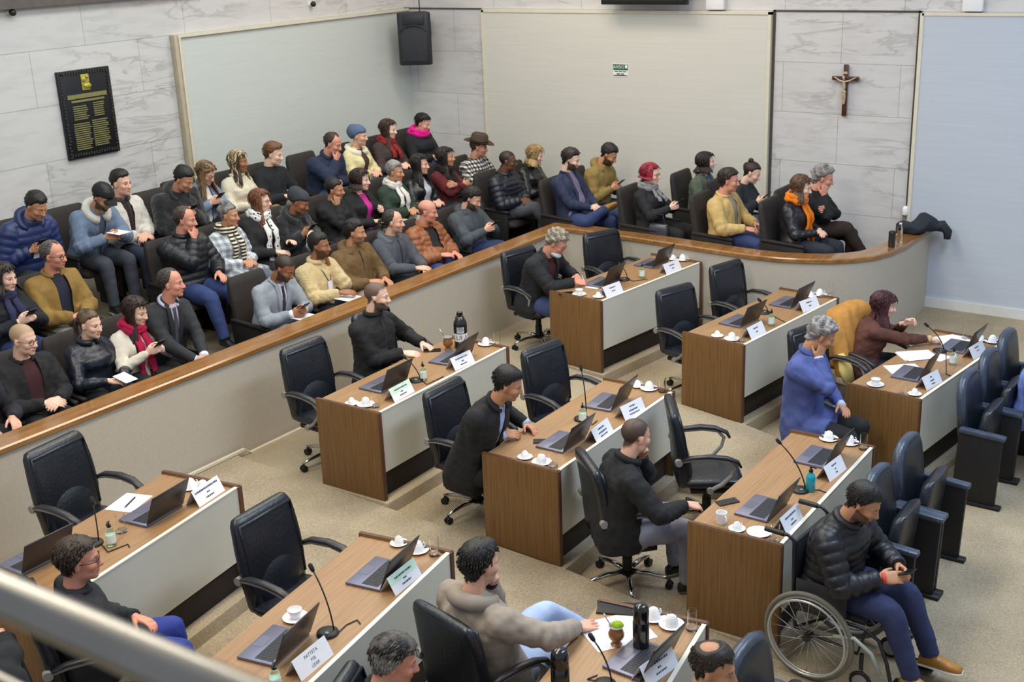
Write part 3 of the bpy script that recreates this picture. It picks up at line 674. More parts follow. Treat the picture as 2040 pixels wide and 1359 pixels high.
plate('A1', (394, 1014), (452, 975), 'white name plate at the end of the notebook desk', rows=((.088, .85, .012), (.058, .1, .01), (.03, .3, .01)))
plate('B1', (599, 1360), (667, 1303), 'large white name plate above the sanitizer by the handrail', words=(('PATTETA', .086, .026), ('PSB', .055, .024), ('L\u00cdDER', .025, .024)))
plate('B1', (789, 1188), (840, 1146), 'green tinted name plate behind the beige coated man\'s head', green=True)
plate('C1', (1303, 1362), (1341, 1334), 'bluish white name plate in front of the flask desk laptop')
plate('A2', (784, 804), (829, 779), 'green tinted name plate at the empty chair end beside the cups', green=True)
plate('A2', (907, 740), (947, 721), 'white name plate in front of the bearded man\'s laptop')
plate('B2', (1187, 888), (1226, 857), 'white name plate near the phone of the folded arms man', rows=((.085, .35, .012), (.055, .45, .012), (.028, .4, .01)))
plate('B2', (1250, 837), (1284, 820), 'white name plate half hidden by the turned chair', rows=((.085, .25, .012), (.055, .4, .012), (.028, .45, .01)))
plate('C2', (1567, 1067), (1602, 1033), 'white name plate beside the glass near the wheelchair')
plate('C2', (1651, 963), (1689, 933), 'white name plate beyond the turquoise bottle', rows=((.085, .25, .011), (.055, .08, .01), (.03, .12, .01)))
plate('A3', (1208, 594), (1243, 581), 'white name plate in front of the grey man writing', rows=((.08, .35, .012), (.045, .2, .012)))
plate('A3', (1327, 548), (1360, 536), 'white name plate under the corner of the rail', rows=((.08, .3, .012), (.045, .15, .012)))
plate('B3', (1496, 678), (1528, 661), 'white name plate nearer of two below the back rail', rows=((.08, .3, .012), (.045, .15, .012)))
plate('B3', (1599, 624), (1635, 611), 'white name plate farther of two below the back rail', rows=((.08, .3, .012), (.045, .15, .012)))
plate('C3', (1846, 779), (1878, 761), 'white name plate in front of the man in the blue jacket', rows=((.085, .12, .012), (.055, .25, .012), (.028, .2, .01)))
plate('C3', (1937, 719), (1968, 700), 'white name plate in front of the red haired woman', rows=((.085, .3, .012), (.055, .15, .01)))
def mic(n, base, head, label, cable=None):
    z = ztop(n); p = onz(base, z); t = thing('gooseneck_microphone', label, 'microphone', p)
    # head lies above the base: nearest point of its ray to the vertical plane through the base that faces the camera
    d = ray(head); q = CAM+d*np.dot(p-CAM, CR[2])/np.dot(d, CR[2]); q = q-p
    MB().lathe([(0, 0), (.058, 0), (.062, .006), (.058, .016), (.035, .024), (0, .026)], 24, cap=False).build('base', M_BLACK, t, smooth=50)
    MB().lathe([(.012, .0255), (.009, .029), (0, .029)], 10, c=(.02, -.025, 0), cap=False).build('button', M_SILVER, t)
    h = q[2]; a = np.array([.03, .02, .02])
    pts = [a*(1-s)**2+2*s*(1-s)*np.array([.03+q[0]*.25, .02+q[1]*.25, h*.62])+q*s*s for s in np.linspace(0, .93, 9)]
    MB().tube(pts, .0045, 6).build('gooseneck', M_BLACK, t, smooth=180)
    u = (pts[-1]-pts[-2]); u /= np.linalg.norm(u); MB().tube([pts[-1], pts[-1]+u*.015, pts[-1]+u*.04, pts[-1]+u*.05], [.008, .013, .013, .007], 10).build('capsule', mat('mic_foam', '#15151a', .8, bump=.4, bscale=300), t, smooth=180)
    if cable:
        c = [onz(k, z+.005)-p for k in cable]; c = [np.array([0.05, .02, .008])]+c; cc = []
        for i in range(len(c)-1):
            for s in np.linspace(0, 1, 6)[:-1]: cc.append(c[i]*(1-s)+c[i+1]*s)
        cc.append(c[-1]); MB().tube(cc, .0035, 6).build('cable', M_BLACK, t, smooth=180)
mic('A1', (186, 1084), (184, 1000), 'gooseneck microphone at the notebook desk, head up', [(215, 1100), (255, 1084), (258, 1090)])
mic('B1', (653, 1263), (620, 1131), 'gooseneck microphone in front of the lone empty chair', [(690, 1245), (712, 1235), (718, 1243)])
mic('C1', (1205, 1366), (1180, 1272), 'gooseneck microphone in front of the beige coat man', [(1170, 1353), (1190, 1345)])
mic('A2', (829, 759), (806, 712), 'gooseneck microphone in front of the bearded man', [(850, 766), (884, 750)])
mic('B2', (1159, 836), (1157, 732), 'gooseneck microphone upright on the folded arms desk', [(1180, 846), (1190, 838)])
mic('C2', (1594, 978), (1550, 879), 'gooseneck microphone leaning over the blue sanitizer desk', [(1632, 976), (1655, 985)])
mic('A3', (1243, 558), (1236, 528), 'gooseneck microphone behind the writing man\'s laptop', [(1262, 560), (1290, 556)])
mic('B3', (1522, 624), (1515, 600), 'gooseneck microphone in the middle below the back rail', [(1545, 632), (1570, 645)])
mic('C3', (1872, 700), (1846, 648), 'gooseneck microphone under the raised hand of the red haired woman', [(1885, 745), (1900, 752)])
def phone(n, px, yaw, label):
    p = onz(px, ztop(n)); t = thing('phone', label, 'phone', p+[0, 0, .0006], yaw)
    MB().box((0, 0, .004), (.075, .155, .008)).build('case', M_BLACK, t, bevel=.003); MB().box((0, 0, .0083), (.068, .147, .001)).build('display', M_SCREEN, t)
phone('A2', (861, 699), -.9, 'black phone at the hands of the bearded man'); phone('B2', (1083, 880), -1.0, 'black phone on the desk beside the folded arms')
phone('C2', (1449, 1001), -.6, 'black phone beside the white mug'); phone('A3', (1127, 585), -.8, 'dark phone at the desk corner of the writing man')
p = onz((1228, 1214), ztop('C1')); t = thing('tablet', 'dark tablet lying beside the black flask and paper', 'tablet', p, math.radians(-66)); MB().box((0, 0, .006), (.13, .22, .012)).build('case', M_BLACK, t, bevel=.004); MB().box((0, 0, .0125), (.12, .2, .001)).build('display', M_SCREEN, t)
def sheet(n, px, w, h, yaw, label, k=1, z=0, pen=False):
    p = onz(px, ztop(n)+z); t = thing('paper_sheet' if k == 1 else 'paper_pile', label, 'paper', p+[0, 0, .0005], yaw); rnd = random.Random(k)
    mb = MB()
    for i in range(k): mb.box((rnd.uniform(-.012, .012)*(k > 1), rnd.uniform(-.012, .012)*(k > 1), .001+i*.0022), (w, h, .002), rot=rz2(rnd.uniform(-.12, .12)*(k > 1)))
    mb.build('page', M_PAPER, t, smooth=0)
    if pen: q = thing('pen', 'black pen lying across the open notebook', 'pen', p+[0, 0, .0075], yaw); MB().tube([(.02, -.07, 0), (.0, .07, 0)], .005, 8).build('barrel', M_BLACK, q); MB().tube([(.02, -.07, 0), (.022, -.085, 0)], [.004, .001], 6).build('tip', M_SILVER, q)
sheet('A1', (257, 1002), .2, .25, TH[1]+.15, 'open white notebook beside the laptop on the desk by the rail', 1, pen=True)
sheet('C1', (1228, 1258), .3, .36, TH[1]-.75, 'white paper under the beige coat man\'s hand')
sheet('A3', (1187, 567), .2, .28, TH[3]+.1, 'white paper under the writing man\'s hand')
sheet('C3', (1800, 735), .21, .29, TH[3]-.75, 'single white sheet in front of the man in blue')
sheet('C3', (1827, 709), .22, .3, TH[3]-.7, 'pile of white papers in the middle of the paper desk', 4)
sheet('C3', (1874, 713), .12, .18, TH[3]-.2, 'small white slip beside the paper pile')
sheet('C3', (1893, 678), .22, .3, TH[3]-.5, 'white papers under the hand of the red haired woman', 3)
# flasks and gourds
def flask(n, px, h, r, label, words=None):
    p = onz(px, ztop(n)); t = thing('vacuum_flask', label, 'flask', p)
    k = mat('flask_black', '#0e0e11', .15, var=0, coat=.6)
    MB().lathe([(0, 0), (r, 0), (r, h*.62), (r*.96, h*.63)], 28).build('body', k, t, smooth=40)
    MB().lathe([(r*.97, h*.635), (r*.97, h*.86), (r*.8, h*.96), (r*.45, h*.99), (0, h)], 28, cap=False).build('lid', k, t, smooth=60)
    return t
flask('C1', (1277, 1292), .275, .045, 'tall shiny black flask beside the green topped gourd')
flask('C1', (1117, 1385), .275, .048, 'shiny black flask at the frame edge below the beige sleeve')
p = onz((919, 692), ztop('A2')); t = thing('vacuum_flask', 'black flask with a white printed band beside the bearded man', 'flask', p)
k = mat('flask_dark', '#1b1a20', .25, var=0, coat=.4); wh = mat('flask_white', '#e8e8e8', .35, var=0)
MB().lathe([(0, 0), (.058, 0), (.06, .01), (.06, .22), (.055, .245), (.045, .26), (.04, .285), (.025, .295)], 28).build('body', k, t, smooth=50)
MB().lathe([(.026, .295), (.03, .30), (.026, .33), (.012, .338), (0, .338)], 16, cap=False).build('lid', k, t, smooth=50)
MB().lathe([(.0605, .07), (.0608, .07), (.0608, .14), (.0605, .14)], 28).build('white_band', wh, t)
cdir = (CAM-p)[:2]; ca = math.atan2(cdir[1], cdir[0])
def wrap(mb, r, ca):
    for i, v in enumerate(mb.v): a = ca+v[:, 0]/r; mb.v[i] = np.stack([r*np.cos(a), r*np.sin(a), v[:, 1]], 1)
    return mb
mb = MB(); text_mesh(mb, 'LULA', (-.0, .105, 0), (1, 0, 0), (0, 1, 0), .062); wrap(mb, .0614, ca).build('lettering', k, t, smooth=0)
mb = MB(); g = np.linspace(-.035, .035, 12)
mb.add([(x, z, 0) for z in (.145, .205) for x in g], [(i, i+1, i+13, i+12) for i in range(11)]); wrap(mb, .0612, ca).build('printed_picture', mat('print_grey', '#a7a7ad', .5, var=.6, scale=40), t, smooth=0)
def gourd(n, px, label, green):
    p = onz(px, ztop(n)); t = thing('mate_gourd', label, 'gourd', p)
    MB().lathe([(0, 0), (.03, 0), (.032, .008), (.018, .02), (.03, .035), (.043, .055), (.045, .075), (.035, .1), (.032, .108), (.04, .12), (.036, .12), (.028, .106), (0, .106)], 24, cap=False).build('body', mat('gourd_brown', '#8a5a28', .35, var=.2, scale=30, coat=.3), t, smooth=60)
    MB().lathe([(.033, .106), (.041, .118), (.043, .122), (.039, .122)], 24).build('rim', M_SILVER, t, smooth=50)
    if green:
        mb = MB(); mb.ball((.004, .006, .12), (.034, .034, .024), 14); mb.build('yerba', mat('yerba_green', '#8fb512', .9, var=.3, scale=90, bump=.8, bscale=150), t)
    MB().tube([(-.012, -.015, .1), (-.03, -.03, .15), (-.055, -.04, .2)], .0035, 6).build('straw', M_CHROME, t, smooth=180)
gourd('C1', (1228, 1285), 'mate gourd heaped with bright green yerba beside the flask', True); gourd('A2', (893, 697), 'brown mate gourd with metal straw beside the printed flask', False)
# floor sockets and cables under the desks
def floorbox(px, z, label, n=3):
    p = onz(px, z); t = thing('power_strip', label, 'power strip', p, .5); rnd = random.Random(n)
    MB().box((0, 0, .03), (.1, .22, .06)).build('housing', M_BLACK, t, bevel=.01)
    for i in range(n):
        a = rnd.uniform(0, 6); pts = [(.03*math.cos(a)+.09*s*math.cos(a+s*2), .05*math.sin(a)+.11*s*math.sin(a+s*2), .07+.07*math.sin(s*PI)-.06*s) for s in np.linspace(0, 1, 10)]
        MB().tube(pts, .006, 6).build('cable', M_BLACK, t, smooth=180)
floorbox((1147, 1122), ZC, 'black power strip with tangled cables beside the brown desk end', 4)
floorbox((1283, 690), ZB, 'cable box on the carpet below the rail corner desk', 3)
floorbox((1578, 786), ZC, 'cable box on the carpet below the back rail desk', 3)
floorbox((1215, 1022), ZC, 'cable box half hidden by the chair under the folded arms desk', 3)
# ------------------------------------------------------------------ people: heads
def _ell(p, c, r):
    q = (p-np.array(c))/np.array(r); k0 = np.linalg.norm(q, axis=-1); k1 = np.linalg.norm(q/np.array(r), axis=-1)+1e-9
    return k0*(k0-1)/k1
def _cap(p, a, b, ra, rb):
    a, b = np.array(a), np.array(b); ab = b-a; h = np.clip(((p-a)@ab)/(ab@ab), 0, 1)
    return np.linalg.norm(p-a-h[..., None]*ab, axis=-1)-(ra+(rb-ra)*h)
def _smin(a, b, k):
    h = np.clip(.5+.5*(b-a)/k, 0, 1); return b+(a-b)*h-k*h*(1-h)
def head_sdf(p, fem):
    w = .95 if fem else 1.0
    d = _ell(p, (-.018, 0, .033), (.098, .076*w, .084))
    d = _smin(d, _ell(p, (.022, 0, -.03), (.066, .060*w, .085)), .02)
    d = _smin(d, _ell(p, (.028, 0, -.075), (.05, (.048 if fem else .054), .038)), .02)
    d = _smin(d, _ell(p, (.066, 0, -.099), (.02, .021, .018)), .018)
    q = p*np.array([1, -1, 1]); q = np.where(p[..., 1:2] < 0, q, p)      # mirrored: y >= 0
    d = _smin(d, _cap(q, (.076, .012, .019), (.062, .042, .017), .012, .010), .012)
    d = _smin(d, _ell(q, (.056, .038, -.028), (.025, .024, .024)), .02)
    d = -_smin(-d, _ell(q, (.094, .031, .0), (.018, .019, .0125)), .008)
    d = _smin(d, np.linalg.norm(q-np.array([.0715, .031, .0]), axis=-1)-.0128, .002)
    d = _smin(d, _cap(p, (.084, 0, .008), (.104, 0, -.034), .0075, .0125), .008)
    d = _smin(d, np.linalg.norm(q-np.array([.093, .0115, -.038]), axis=-1)-.0088, .006)
    d = _smin(d, _ell(p, (.082, 0, -.0625), (.0125, .024, .0062)), .005)
    d = _smin(d, _ell(p, (.080, 0, -.0725), (.0125, .020, .0070)), .005)
    d = _smin(d, _ell(q, (-.010, .077*w, -.010), (.016, .012, .031)), .006)
    nr = .047 if fem else .056
    d = _smin(d, _cap(p, (-.026, 0, -.07), (-.05, 0, -.235), nr, nr*1.08), .025)
    return d
NPH, NTH = 64, 70
def head_grid(fem):
    s = -PI+2*PI*np.arange(NPH)/NPH; ph = s-.48*np.sin(s)
    th = np.linspace(-PI/2*.985, PI/2*.985, NTH)
    D = np.stack([np.cos(th)[:, None]*np.cos(ph), np.cos(th)[:, None]*np.sin(ph), np.sin(th)[:, None]*np.ones(NPH)], -1)
    t = np.full(D.shape[:2], .26); O = np.array([-.005, 0, -.015])
    ts = np.linspace(.03, .27, 97); last = np.full(D.shape[:2], .03)
    for a in ts:
        ins = head_sdf(O+D*a, fem) < 0; last = np.where(ins, a, last)
    lo, hi = last, last+.0025
    for _ in range(6):
        mid = (lo+hi)/2; ins = head_sdf(O+D*mid[..., None], fem) < 0; lo = np.where(ins, mid, lo); hi = np.where(ins, hi, mid)
    V = (O+D*lo[..., None]).reshape(-1, 3); F = []
    for j in range(NTH-1):
        for i in range(NPH):
            k = (i+1) % NPH; F.append((j*NPH+i, j*NPH+k, (j+1)*NPH+k, (j+1)*NPH+i))
    F.append(tuple(range(NPH-1, -1, -1))); F.append(tuple((NTH-1)*NPH+i for i in range(NPH)))
    return V, F, D.reshape(-1, 3), O
HEAD = {f: head_grid(f) for f in (False, True)}
def sst(x, a, b): t = np.clip((x-a)/(b-a), 0, 1); return t*t*(3-2*t)
def fbm(p, sc, seed=0, oct=3):
    r = np.random.RandomState(seed); out = 0; amp = 1
    for o in range(oct):
        for k in range(4):
            d = r.normal(size=3); d *= sc*(1.9**o)/np.linalg.norm(d)*r.uniform(.6, 1.4); out = out+amp*np.sin(p@d+r.uniform(0, 6.28))*.5
        amp *= .55
    return out/2
SKIN = {'light': '#dcaa90', 'fair': '#e6bda6', 'ruddy': '#d2927a', 'tan': '#c08a68', 'brown': '#9a6747', 'dark': '#6b452f'}
def head_colors(V, fem, skin, hair, beard, brow, eyes):
    s = np.array(lin(SKIN[skin])); C = np.tile(s, (len(V), 1)); x, y, z = V.T; ay = np.abs(y)
    def mix(w, c): C[:] = C*(1-w[:, None])+np.array(c)*w[:, None]
    mix(.22*np.exp(-((ay-.04)**2+(z+.03)**2)/.0006)*(x > .03), s*np.array([1.05, .72, .68]))
    mix(.25*np.exp(-((ay-.078)**2)/.0001)*(np.abs(x+.01) < .03), s*np.array([1.05, .7, .65]))
    hc = np.array(lin(hair))
    if beard:
        lip = ((y/.027)**2+((z+.067)/.012)**2 < 1)
        zt = np.interp(ay, [0, .018, .03, .05, .075, .1], [-.048, -.048, -.058, -.045, -.02, .0])
        w = sst(zt-z, -.004, .008)*(x > -.012)*sst(z, -.135, -.118)*(1-lip)
        w = w*np.where((np.abs(x-.0) < .1), 1, 0); mix(w*beard, hc*.9)
    lip = np.clip(1.25-((y/.024)**2+((z+.067)/.0105)**2), 0, 1)*(x > .06); mix(np.clip(lip*2, 0, 1)*(.75 if fem else .45), s*np.array([.88, .42, .42]))
    mix(.75*np.exp(-((z+.0668)**2)/.0000022)*(ay < .022)*(x > .06), s*.35)
    zb = .021-.10*np.clip(ay-.03, 0, 1)
    mix(brow*np.exp(-((z-zb)/(.0035 if fem else .0048))**2)*sst(ay, .010, .016)*(1-sst(ay, .042, .05))*(x > .04), hc*.8)
    dy, dz = ay-.031, z
    if eyes:
        op = ((dy/.0145)**2+(dz/.0068)**2 < 1)*(x > .055); mix(op*1.0, (.40, .37, .34)); mix(((dy/.0085)**2+(dz/.0075)**2 < 1)*(x > .055)*1.0, (.02, .013, .01))
        mix(.8*np.exp(-((dz-.0075+.012*(dy/.0145)**2*.5)/.0022)**2)*(np.abs(dy) < .016)*(x > .05), (.03, .02, .018))
    else: mix(.8*np.exp(-((dz+.004-.006*(dy/.0145)**2)/.0022)**2)*(np.abs(dy) < .015)*(x > .05), (.03, .02, .018))
    mix(.6*np.exp(-((dy+.019)**2+(z+.043)**2)/.00001)*(x > .08), s*.3)
    return C
def vcol_mat(name, rough, bump=0., bs=200., sheen=0.):
    m = bpy.data.materials.new(name); m.use_nodes = True; nt, N, L, B = nodes_of(m)
    a = N.new('ShaderNodeVertexColor'); a.layer_name = 'Col'; L.new(a.outputs[0], B.inputs['Base Color']); B.inputs['Roughness'].default_value = rough
    if bump:
        tc = N.new('ShaderNodeTexCoord'); n = N.new('ShaderNodeTexNoise'); n.inputs['Scale'].default_value = bs; L.new(tc.outputs['Object'], n.inputs['Vector'])
        b = N.new('ShaderNodeBump'); b.inputs['Strength'].default_value = bump; b.inputs['Distance'].default_value = .004; L.new(n.outputs['Fac'], b.inputs['Height']); L.new(b.outputs[0], B.inputs['Normal'])
    return m
M_SKIN = vcol_mat('skin', .52, .12, 90); M_SKIN.node_tree.nodes['Principled BSDF'].inputs['Subsurface Weight'].default_value = 0
M_HAIR = vcol_mat('hair', .5, .8, 170)
def set_cols(me, C):
    at = me.color_attributes.new('Col', 'FLOAT_COLOR', 'POINT'); at.data.foreach_set('color', np.concatenate([C, np.ones((len(C), 1))], 1).astype(np.float32).ravel())
def mesh_np(name, V, F, mats, smooth=180):
    me = bpy.data.meshes.new(name); me.from_pydata(np.asarray(V).tolist(), [], F)
    for m in (mats if isinstance(mats, (list, tuple)) else [mats]): me.materials.append(m)
    me.shade_smooth(); me.update(); return me
def link(me, name, parent=None, loc=(0, 0, 0)):
    o = bpy.data.objects.new(name, me); COL.objects.link(o); o.location = loc
    if parent is not None: o.parent = parent
    return o
def remesh(V, F, vox, smooth=2, fac=.5):
    """one continuous skin over a soup of overlapping closed shapes"""
    me = bpy.data.meshes.new('r'); me.from_pydata(np.asarray(V).tolist(), [], F); o = bpy.data.objects.new('r', me); COL.objects.link(o)
    md = o.modifiers.new('r', 'REMESH'); md.mode = 'VOXEL'; md.voxel_size = vox
    if smooth: sm = o.modifiers.new('s', 'SMOOTH'); sm.iterations = smooth; sm.factor = fac
    ev = o.evaluated_get(bpy.context.evaluated_depsgraph_get()); m2 = ev.to_mesh()
    n = len(m2.vertices); v = np.empty(n*3, np.float32); m2.vertices.foreach_get('co', v); nn = np.empty(n*3, np.float32); m2.vertices.foreach_get('normal', nn)
    k = len(m2.polygons); lt = np.empty(k, np.int32); m2.polygons.foreach_get('loop_total', lt); li = np.empty(len(m2.loops), np.int32); m2.loops.foreach_get('vertex_index', li)
    f = []; p = 0
    for c in lt.tolist(): f.append(tuple(li[p:p+c].tolist())); p += c
    ev.to_mesh_clear(); bpy.data.objects.remove(o); bpy.data.meshes.remove(me)
    return v.reshape(-1, 3).astype(float), f, nn.reshape(-1, 3).astype(float)
# ------------------------------------------------------------------ hands (right hand: x along the fingers, thumb towards +y, palm towards -z)
def hand_shape(curl, spread=.0, thumb=.5):
    mb = MB()
    R = []
    for x, w, t, z in ((-.06, .048, .04, 0), (-.02, .05, .038, 0), (.01, .06, .036, 0), (.04, .08, .033, -.001), (.07, .085, .028, -.002), (.092, .078, .022, -.003), (.098, .07, .014, -.004)):
        R.append(sup(w, t, 16, 2.6, (x, .0, z), (0, 1, 0), (0, 0, 1)))
    mb.rings(R)
    for y, l, r in ((.031, .070, .0092), (.0105, .079, .0096), (-.0105, .073, .0092), (-.0305, .058, .0082)):
        p = np.array([.085, y, -.003]); a = 0; P = [p-np.array([.02, 0, 0]), p]; sa = spread*y/.03
        for j, fr in enumerate((.45, .32, .23)):
            a += curl*(1.0, 1.15, .8)[j]*(1+.25*(.031-y)/.06); d = np.array([math.cos(a)*math.cos(sa), math.sin(sa), -math.sin(a)]); p = p+d*l*fr; P.append(p)
        mb.tube(P, [r, r*1.05, r, r*.93, r*.72], 8)
    P = [np.array([.005, .022, -.004]), np.array([.03, .043, -.012])]; d0 = np.array([.74, .62*(1-thumb*.7), -.25-.5*thumb]); d0 /= np.linalg.norm(d0)
    P.append(P[-1]+d0*.033); d1 = d0+np.array([.25, -.35*thumb, -.15]); d1 /= np.linalg.norm(d1); P.append(P[-1]+d1*.028)
    mb.tube(P, [.015, .0135, .0105, .0078], 8)
    V = np.concatenate(mb.v); V, F, _ = remesh(V, mb.f, .0042, 1, .4); return V, F
HANDS = {'relax': hand_shape(.32), 'flat': hand_shape(.08, .12, .1), 'grip': hand_shape(.75, 0, .9), 'fist': hand_shape(1.25, 0, 1.0)}
# ------------------------------------------------------------------ garments
def frame(d, up):
    d = d/np.linalg.norm(d); u = up-d*np.dot(up, d); u /= np.linalg.norm(u)+1e-9; return d, np.cross(u, d), u
def limb(mb, P, r, n=12, flat=1.0): 
    P = np.asarray(P, float); e = P[-1]-P[-2]; mb.tube(P, r, n, flat=flat)
def bend_pts(a, b, c, n=5):
    """arm or leg path with a rounded joint at b"""
    a, b, c = map(np.array, (a, b, c)); out = [a+(b-a)*t for t in (0, .3, .6, .85)]
    q0, q1 = a+(b-a)*.9, b+(c-b)*.1
    for t in (.25, .5, .75): out.append(q0*(1-t)**2+2*b*t*(1-t)+q1*t*t)
    return np.array(out+[b+(c-b)*t for t in (.15, .4, .7, 1.0)])
def ik(S, T, l1, l2, pole):
    S, T = np.array(S, float), np.array(T, float); v = T-S; d = np.linalg.norm(v); L = min(d, (l1+l2)*.995); v = v/d
    a = (l1*l1-l2*l2+L*L)/(2*L); h = math.sqrt(max(l1*l1-a*a, 1e-6)); p = np.array(pole, float); p = p-v*np.dot(p, v); p /= np.linalg.norm(p)+1e-9
    return S+v*a+p*h, S+v*L
def rotm(yaw=0, pitch=0, roll=0):
    """degrees: yaw to the left, pitch down, roll"""
    a, b, c = map(math.radians, (yaw, pitch, roll))
    Rz = np.array([[math.cos(a), -math.sin(a), 0], [math.sin(a), math.cos(a), 0], [0, 0, 1]]); Ry = np.array([[math.cos(b), 0, math.sin(b)], [0, 1, 0], [-math.sin(b), 0, math.cos(b)]])
    Rx = np.array([[1, 0, 0], [0, math.cos(c), -math.sin(c)], [0, math.sin(c), math.cos(c)]]); return Rz @ Ry @ Rx
LOW = {'thick': dict(t=.030), 'suit': dict(t=.016), 'coat': dict(t=.024), 'puffer': dict(t=.034), 'sweater': dict(t=.014), 'shirt': dict(t=.007), 'fleece': dict(t=.03), 'leather': dict(t=.018), 'tee': dict(t=.006)}
PEOPLE = []
def cloth(name, col, kind):
    k = {'puffer': dict(rough=.45, bump=.1, bscale=60), 'leather': dict(rough=.34, bump=.25, bscale=40), 'suit': dict(rough=.8, bump=.12, bscale=300), 'fleece': dict(rough=.95, bump=.8, bscale=120, sheen=.3),
         'sweater': dict(rough=.9, bump=.4, bscale=180), 'knit': dict(rough=.95, bump=.8, bscale=110), 'denim': dict(rough=.85, bump=.25, bscale=260)}.get(kind, dict(rough=.85, bump=.15, bscale=220))
    return mat('cloth_'+kind+'_'+col.strip('#'), col, var=.14, scale=7, **k)
def pattern(kind):
    nm = 'cloth_'+kind
    if nm in MATS: return MATS[nm]
    m = bpy.data.materials.new(nm); m.use_nodes = True; MATS[nm] = m; nt, N, L, B = nodes_of(m); B.inputs['Roughness'].default_value = .9
    tc = N.new('ShaderNodeTexCoord'); r = N.new('ShaderNodeValToRGB'); r.color_ramp.interpolation = 'CONSTANT'
    if kind in ('plaid', 'check'):
        s = N.new('ShaderNodeSeparateXYZ'); L.new(tc.outputs['Object'], s.inputs[0]); o = []
        for k, f in ((1, 1.0), (2, 1.0)):
            a = N.new('ShaderNodeMath'); a.operation = 'MULTIPLY_ADD'; a.inputs[1].default_value = 22 if kind == 'check' else 16; a.inputs[2].default_value = .2; L.new(s.outputs[k], a.inputs[0])
            b = N.new('ShaderNodeMath'); b.operation = 'FRACT'; L.new(a.outputs[0], b.inputs[0]); g = N.new('ShaderNodeMath'); g.operation = 'GREATER_THAN'; g.inputs[1].default_value = .5; L.new(b.outputs[0], g.inputs[0]); o.append(g)
        ad = N.new('ShaderNodeMath'); ad.operation = 'ADD'; L.new(o[0].outputs[0], ad.inputs[0]); L.new(o[1].outputs[0], ad.inputs[1])
        hf = N.new('ShaderNodeMath'); hf.operation = 'MULTIPLY'; hf.inputs[1].default_value = .45; L.new(ad.outputs[0], hf.inputs[0]); L.new(hf.outputs[0], r.inputs[0])
        cs = [('#16161a', 0), ('#6d6a68', .3), ('#d8d4cc', .7)] if kind == 'check' else [('#83888f', 0), ('#a9adb2', .3), ('#d3d5d8', .7)]
    elif kind == 'stripes':
        w = N.new('ShaderNodeTexWave'); w.inputs['Scale'].default_value = 9; w.inputs['Distortion'].default_value = .6; w.bands_direction = 'Z'; L.new(tc.outputs['Object'], w.inputs['Vector']); L.new(w.outputs['Fac'], r.inputs[0])
        cs = [('#1b1e30', 0), ('#1b1e30', .3), ('#c7a94f', .45), ('#d9d6cf', .75)]
    else:                                                # dots
        v = N.new('ShaderNodeTexVoronoi'); v.inputs['Scale'].default_value = 26; L.new(tc.outputs['Object'], v.inputs['Vector']); L.new(v.outputs['Distance'], r.inputs[0])
        cs = [('#15151a', 0), ('#15151a', .2), ('#e3e2df', .27), ('#e3e2df', .9)]
    e = r.color_ramp.elements
    e[0].position = 0; e[1].position = cs[-1][1]
    for c, q in cs[1:-1]: e.new(q)
    for i, (c, q) in enumerate(cs): e[i].color = (*lin(c), 1)
    L.new(r.outputs[0], B.inputs['Base Color']); return m
def cl(c, kind='cloth'): return pattern(c) if not c.startswith('#') else cloth('', c, kind)
# ------------------------------------------------------------------ people: hair
HL = ([0, 40, 55, 68, 80, 90, 105, 130, 180], [.070, .068, .056, .03, -.008, -.03, -.012, -.06, -.085])
def hair_mask(fem, style, seed, soft=(-.004, .010)):
    V, F, D, O = HEAD[fem]; x, y, z = V.T; az = np.degrees(np.abs(np.arctan2(y, x+.02))); zh = np.interp(az, *HL)
    if fem: zh = zh+np.interp(az, [0, 50, 75, 95, 120, 180], [0, 0, 0, .0, 0, 0])
    if style in ('receding', 'thin'): zh = zh+np.interp(az, [0, 15, 35, 60, 80, 180], [.028, .034, .045, .03, 0, 0])
    zh = zh+.007*fbm(V, 130, seed+9, 2)
    m = sst(z-zh, *soft)
    ear = (np.abs(y) > .066)*(z < .02)*(x > -.035)*(x < .02); m = m*(1-ear)
    if style == 'bald': m = m*(1-sst(z, .015, .055)*(1-.0*az))*(az > 70)
    if style == 'crown': m = m*(1-.97*sst(np.hypot(x+.045, y)*-1, -.062, -.038)*(z > .06))
    return m
def hair_shell(fem, style, seed):
    V, F, D, O = HEAD[fem]; x, y, z = V.T; m = hair_mask(fem, style, seed)
    base = {'buzz': .004, 'bald': .004, 'short': .011, 'receding': .010, 'thin': .008, 'crown': .011, 'medium': .019, 'curly': .026, 'sleek': .010, 'long': .015, 'tied': .009, 'quiff': .012, 'bob': .02}[style]
    t = np.full(len(V), base); n = fbm(V, 60, seed)*.5+fbm(V*np.array([1, 1, .4]), 170, seed+1)*.35
    if style in ('short', 'quiff', 'crown'): t = t+sst(z, .05, .1)*.010
    if style == 'quiff': t = t+sst(z, .05, .09)*sst(x, .0, .07)*.016
    if style == 'curly': n = fbm(V, 110, seed, 2)*1.0
    if style in ('short', 'receding', 'thin', 'buzz', 'crown', 'quiff'): t = t*(.45+.55*sst(z, -.05, .05))
    t = t*(1+(.9 if style == 'curly' else .35 if base > .006 else .1)*n)
    Vn = V+D*((t+.004)*m-.004)[:, None]
    keep = [f for f in F if len(f) == 4 and max(m[i] for i in f) > .03]
    return Vn, keep, n
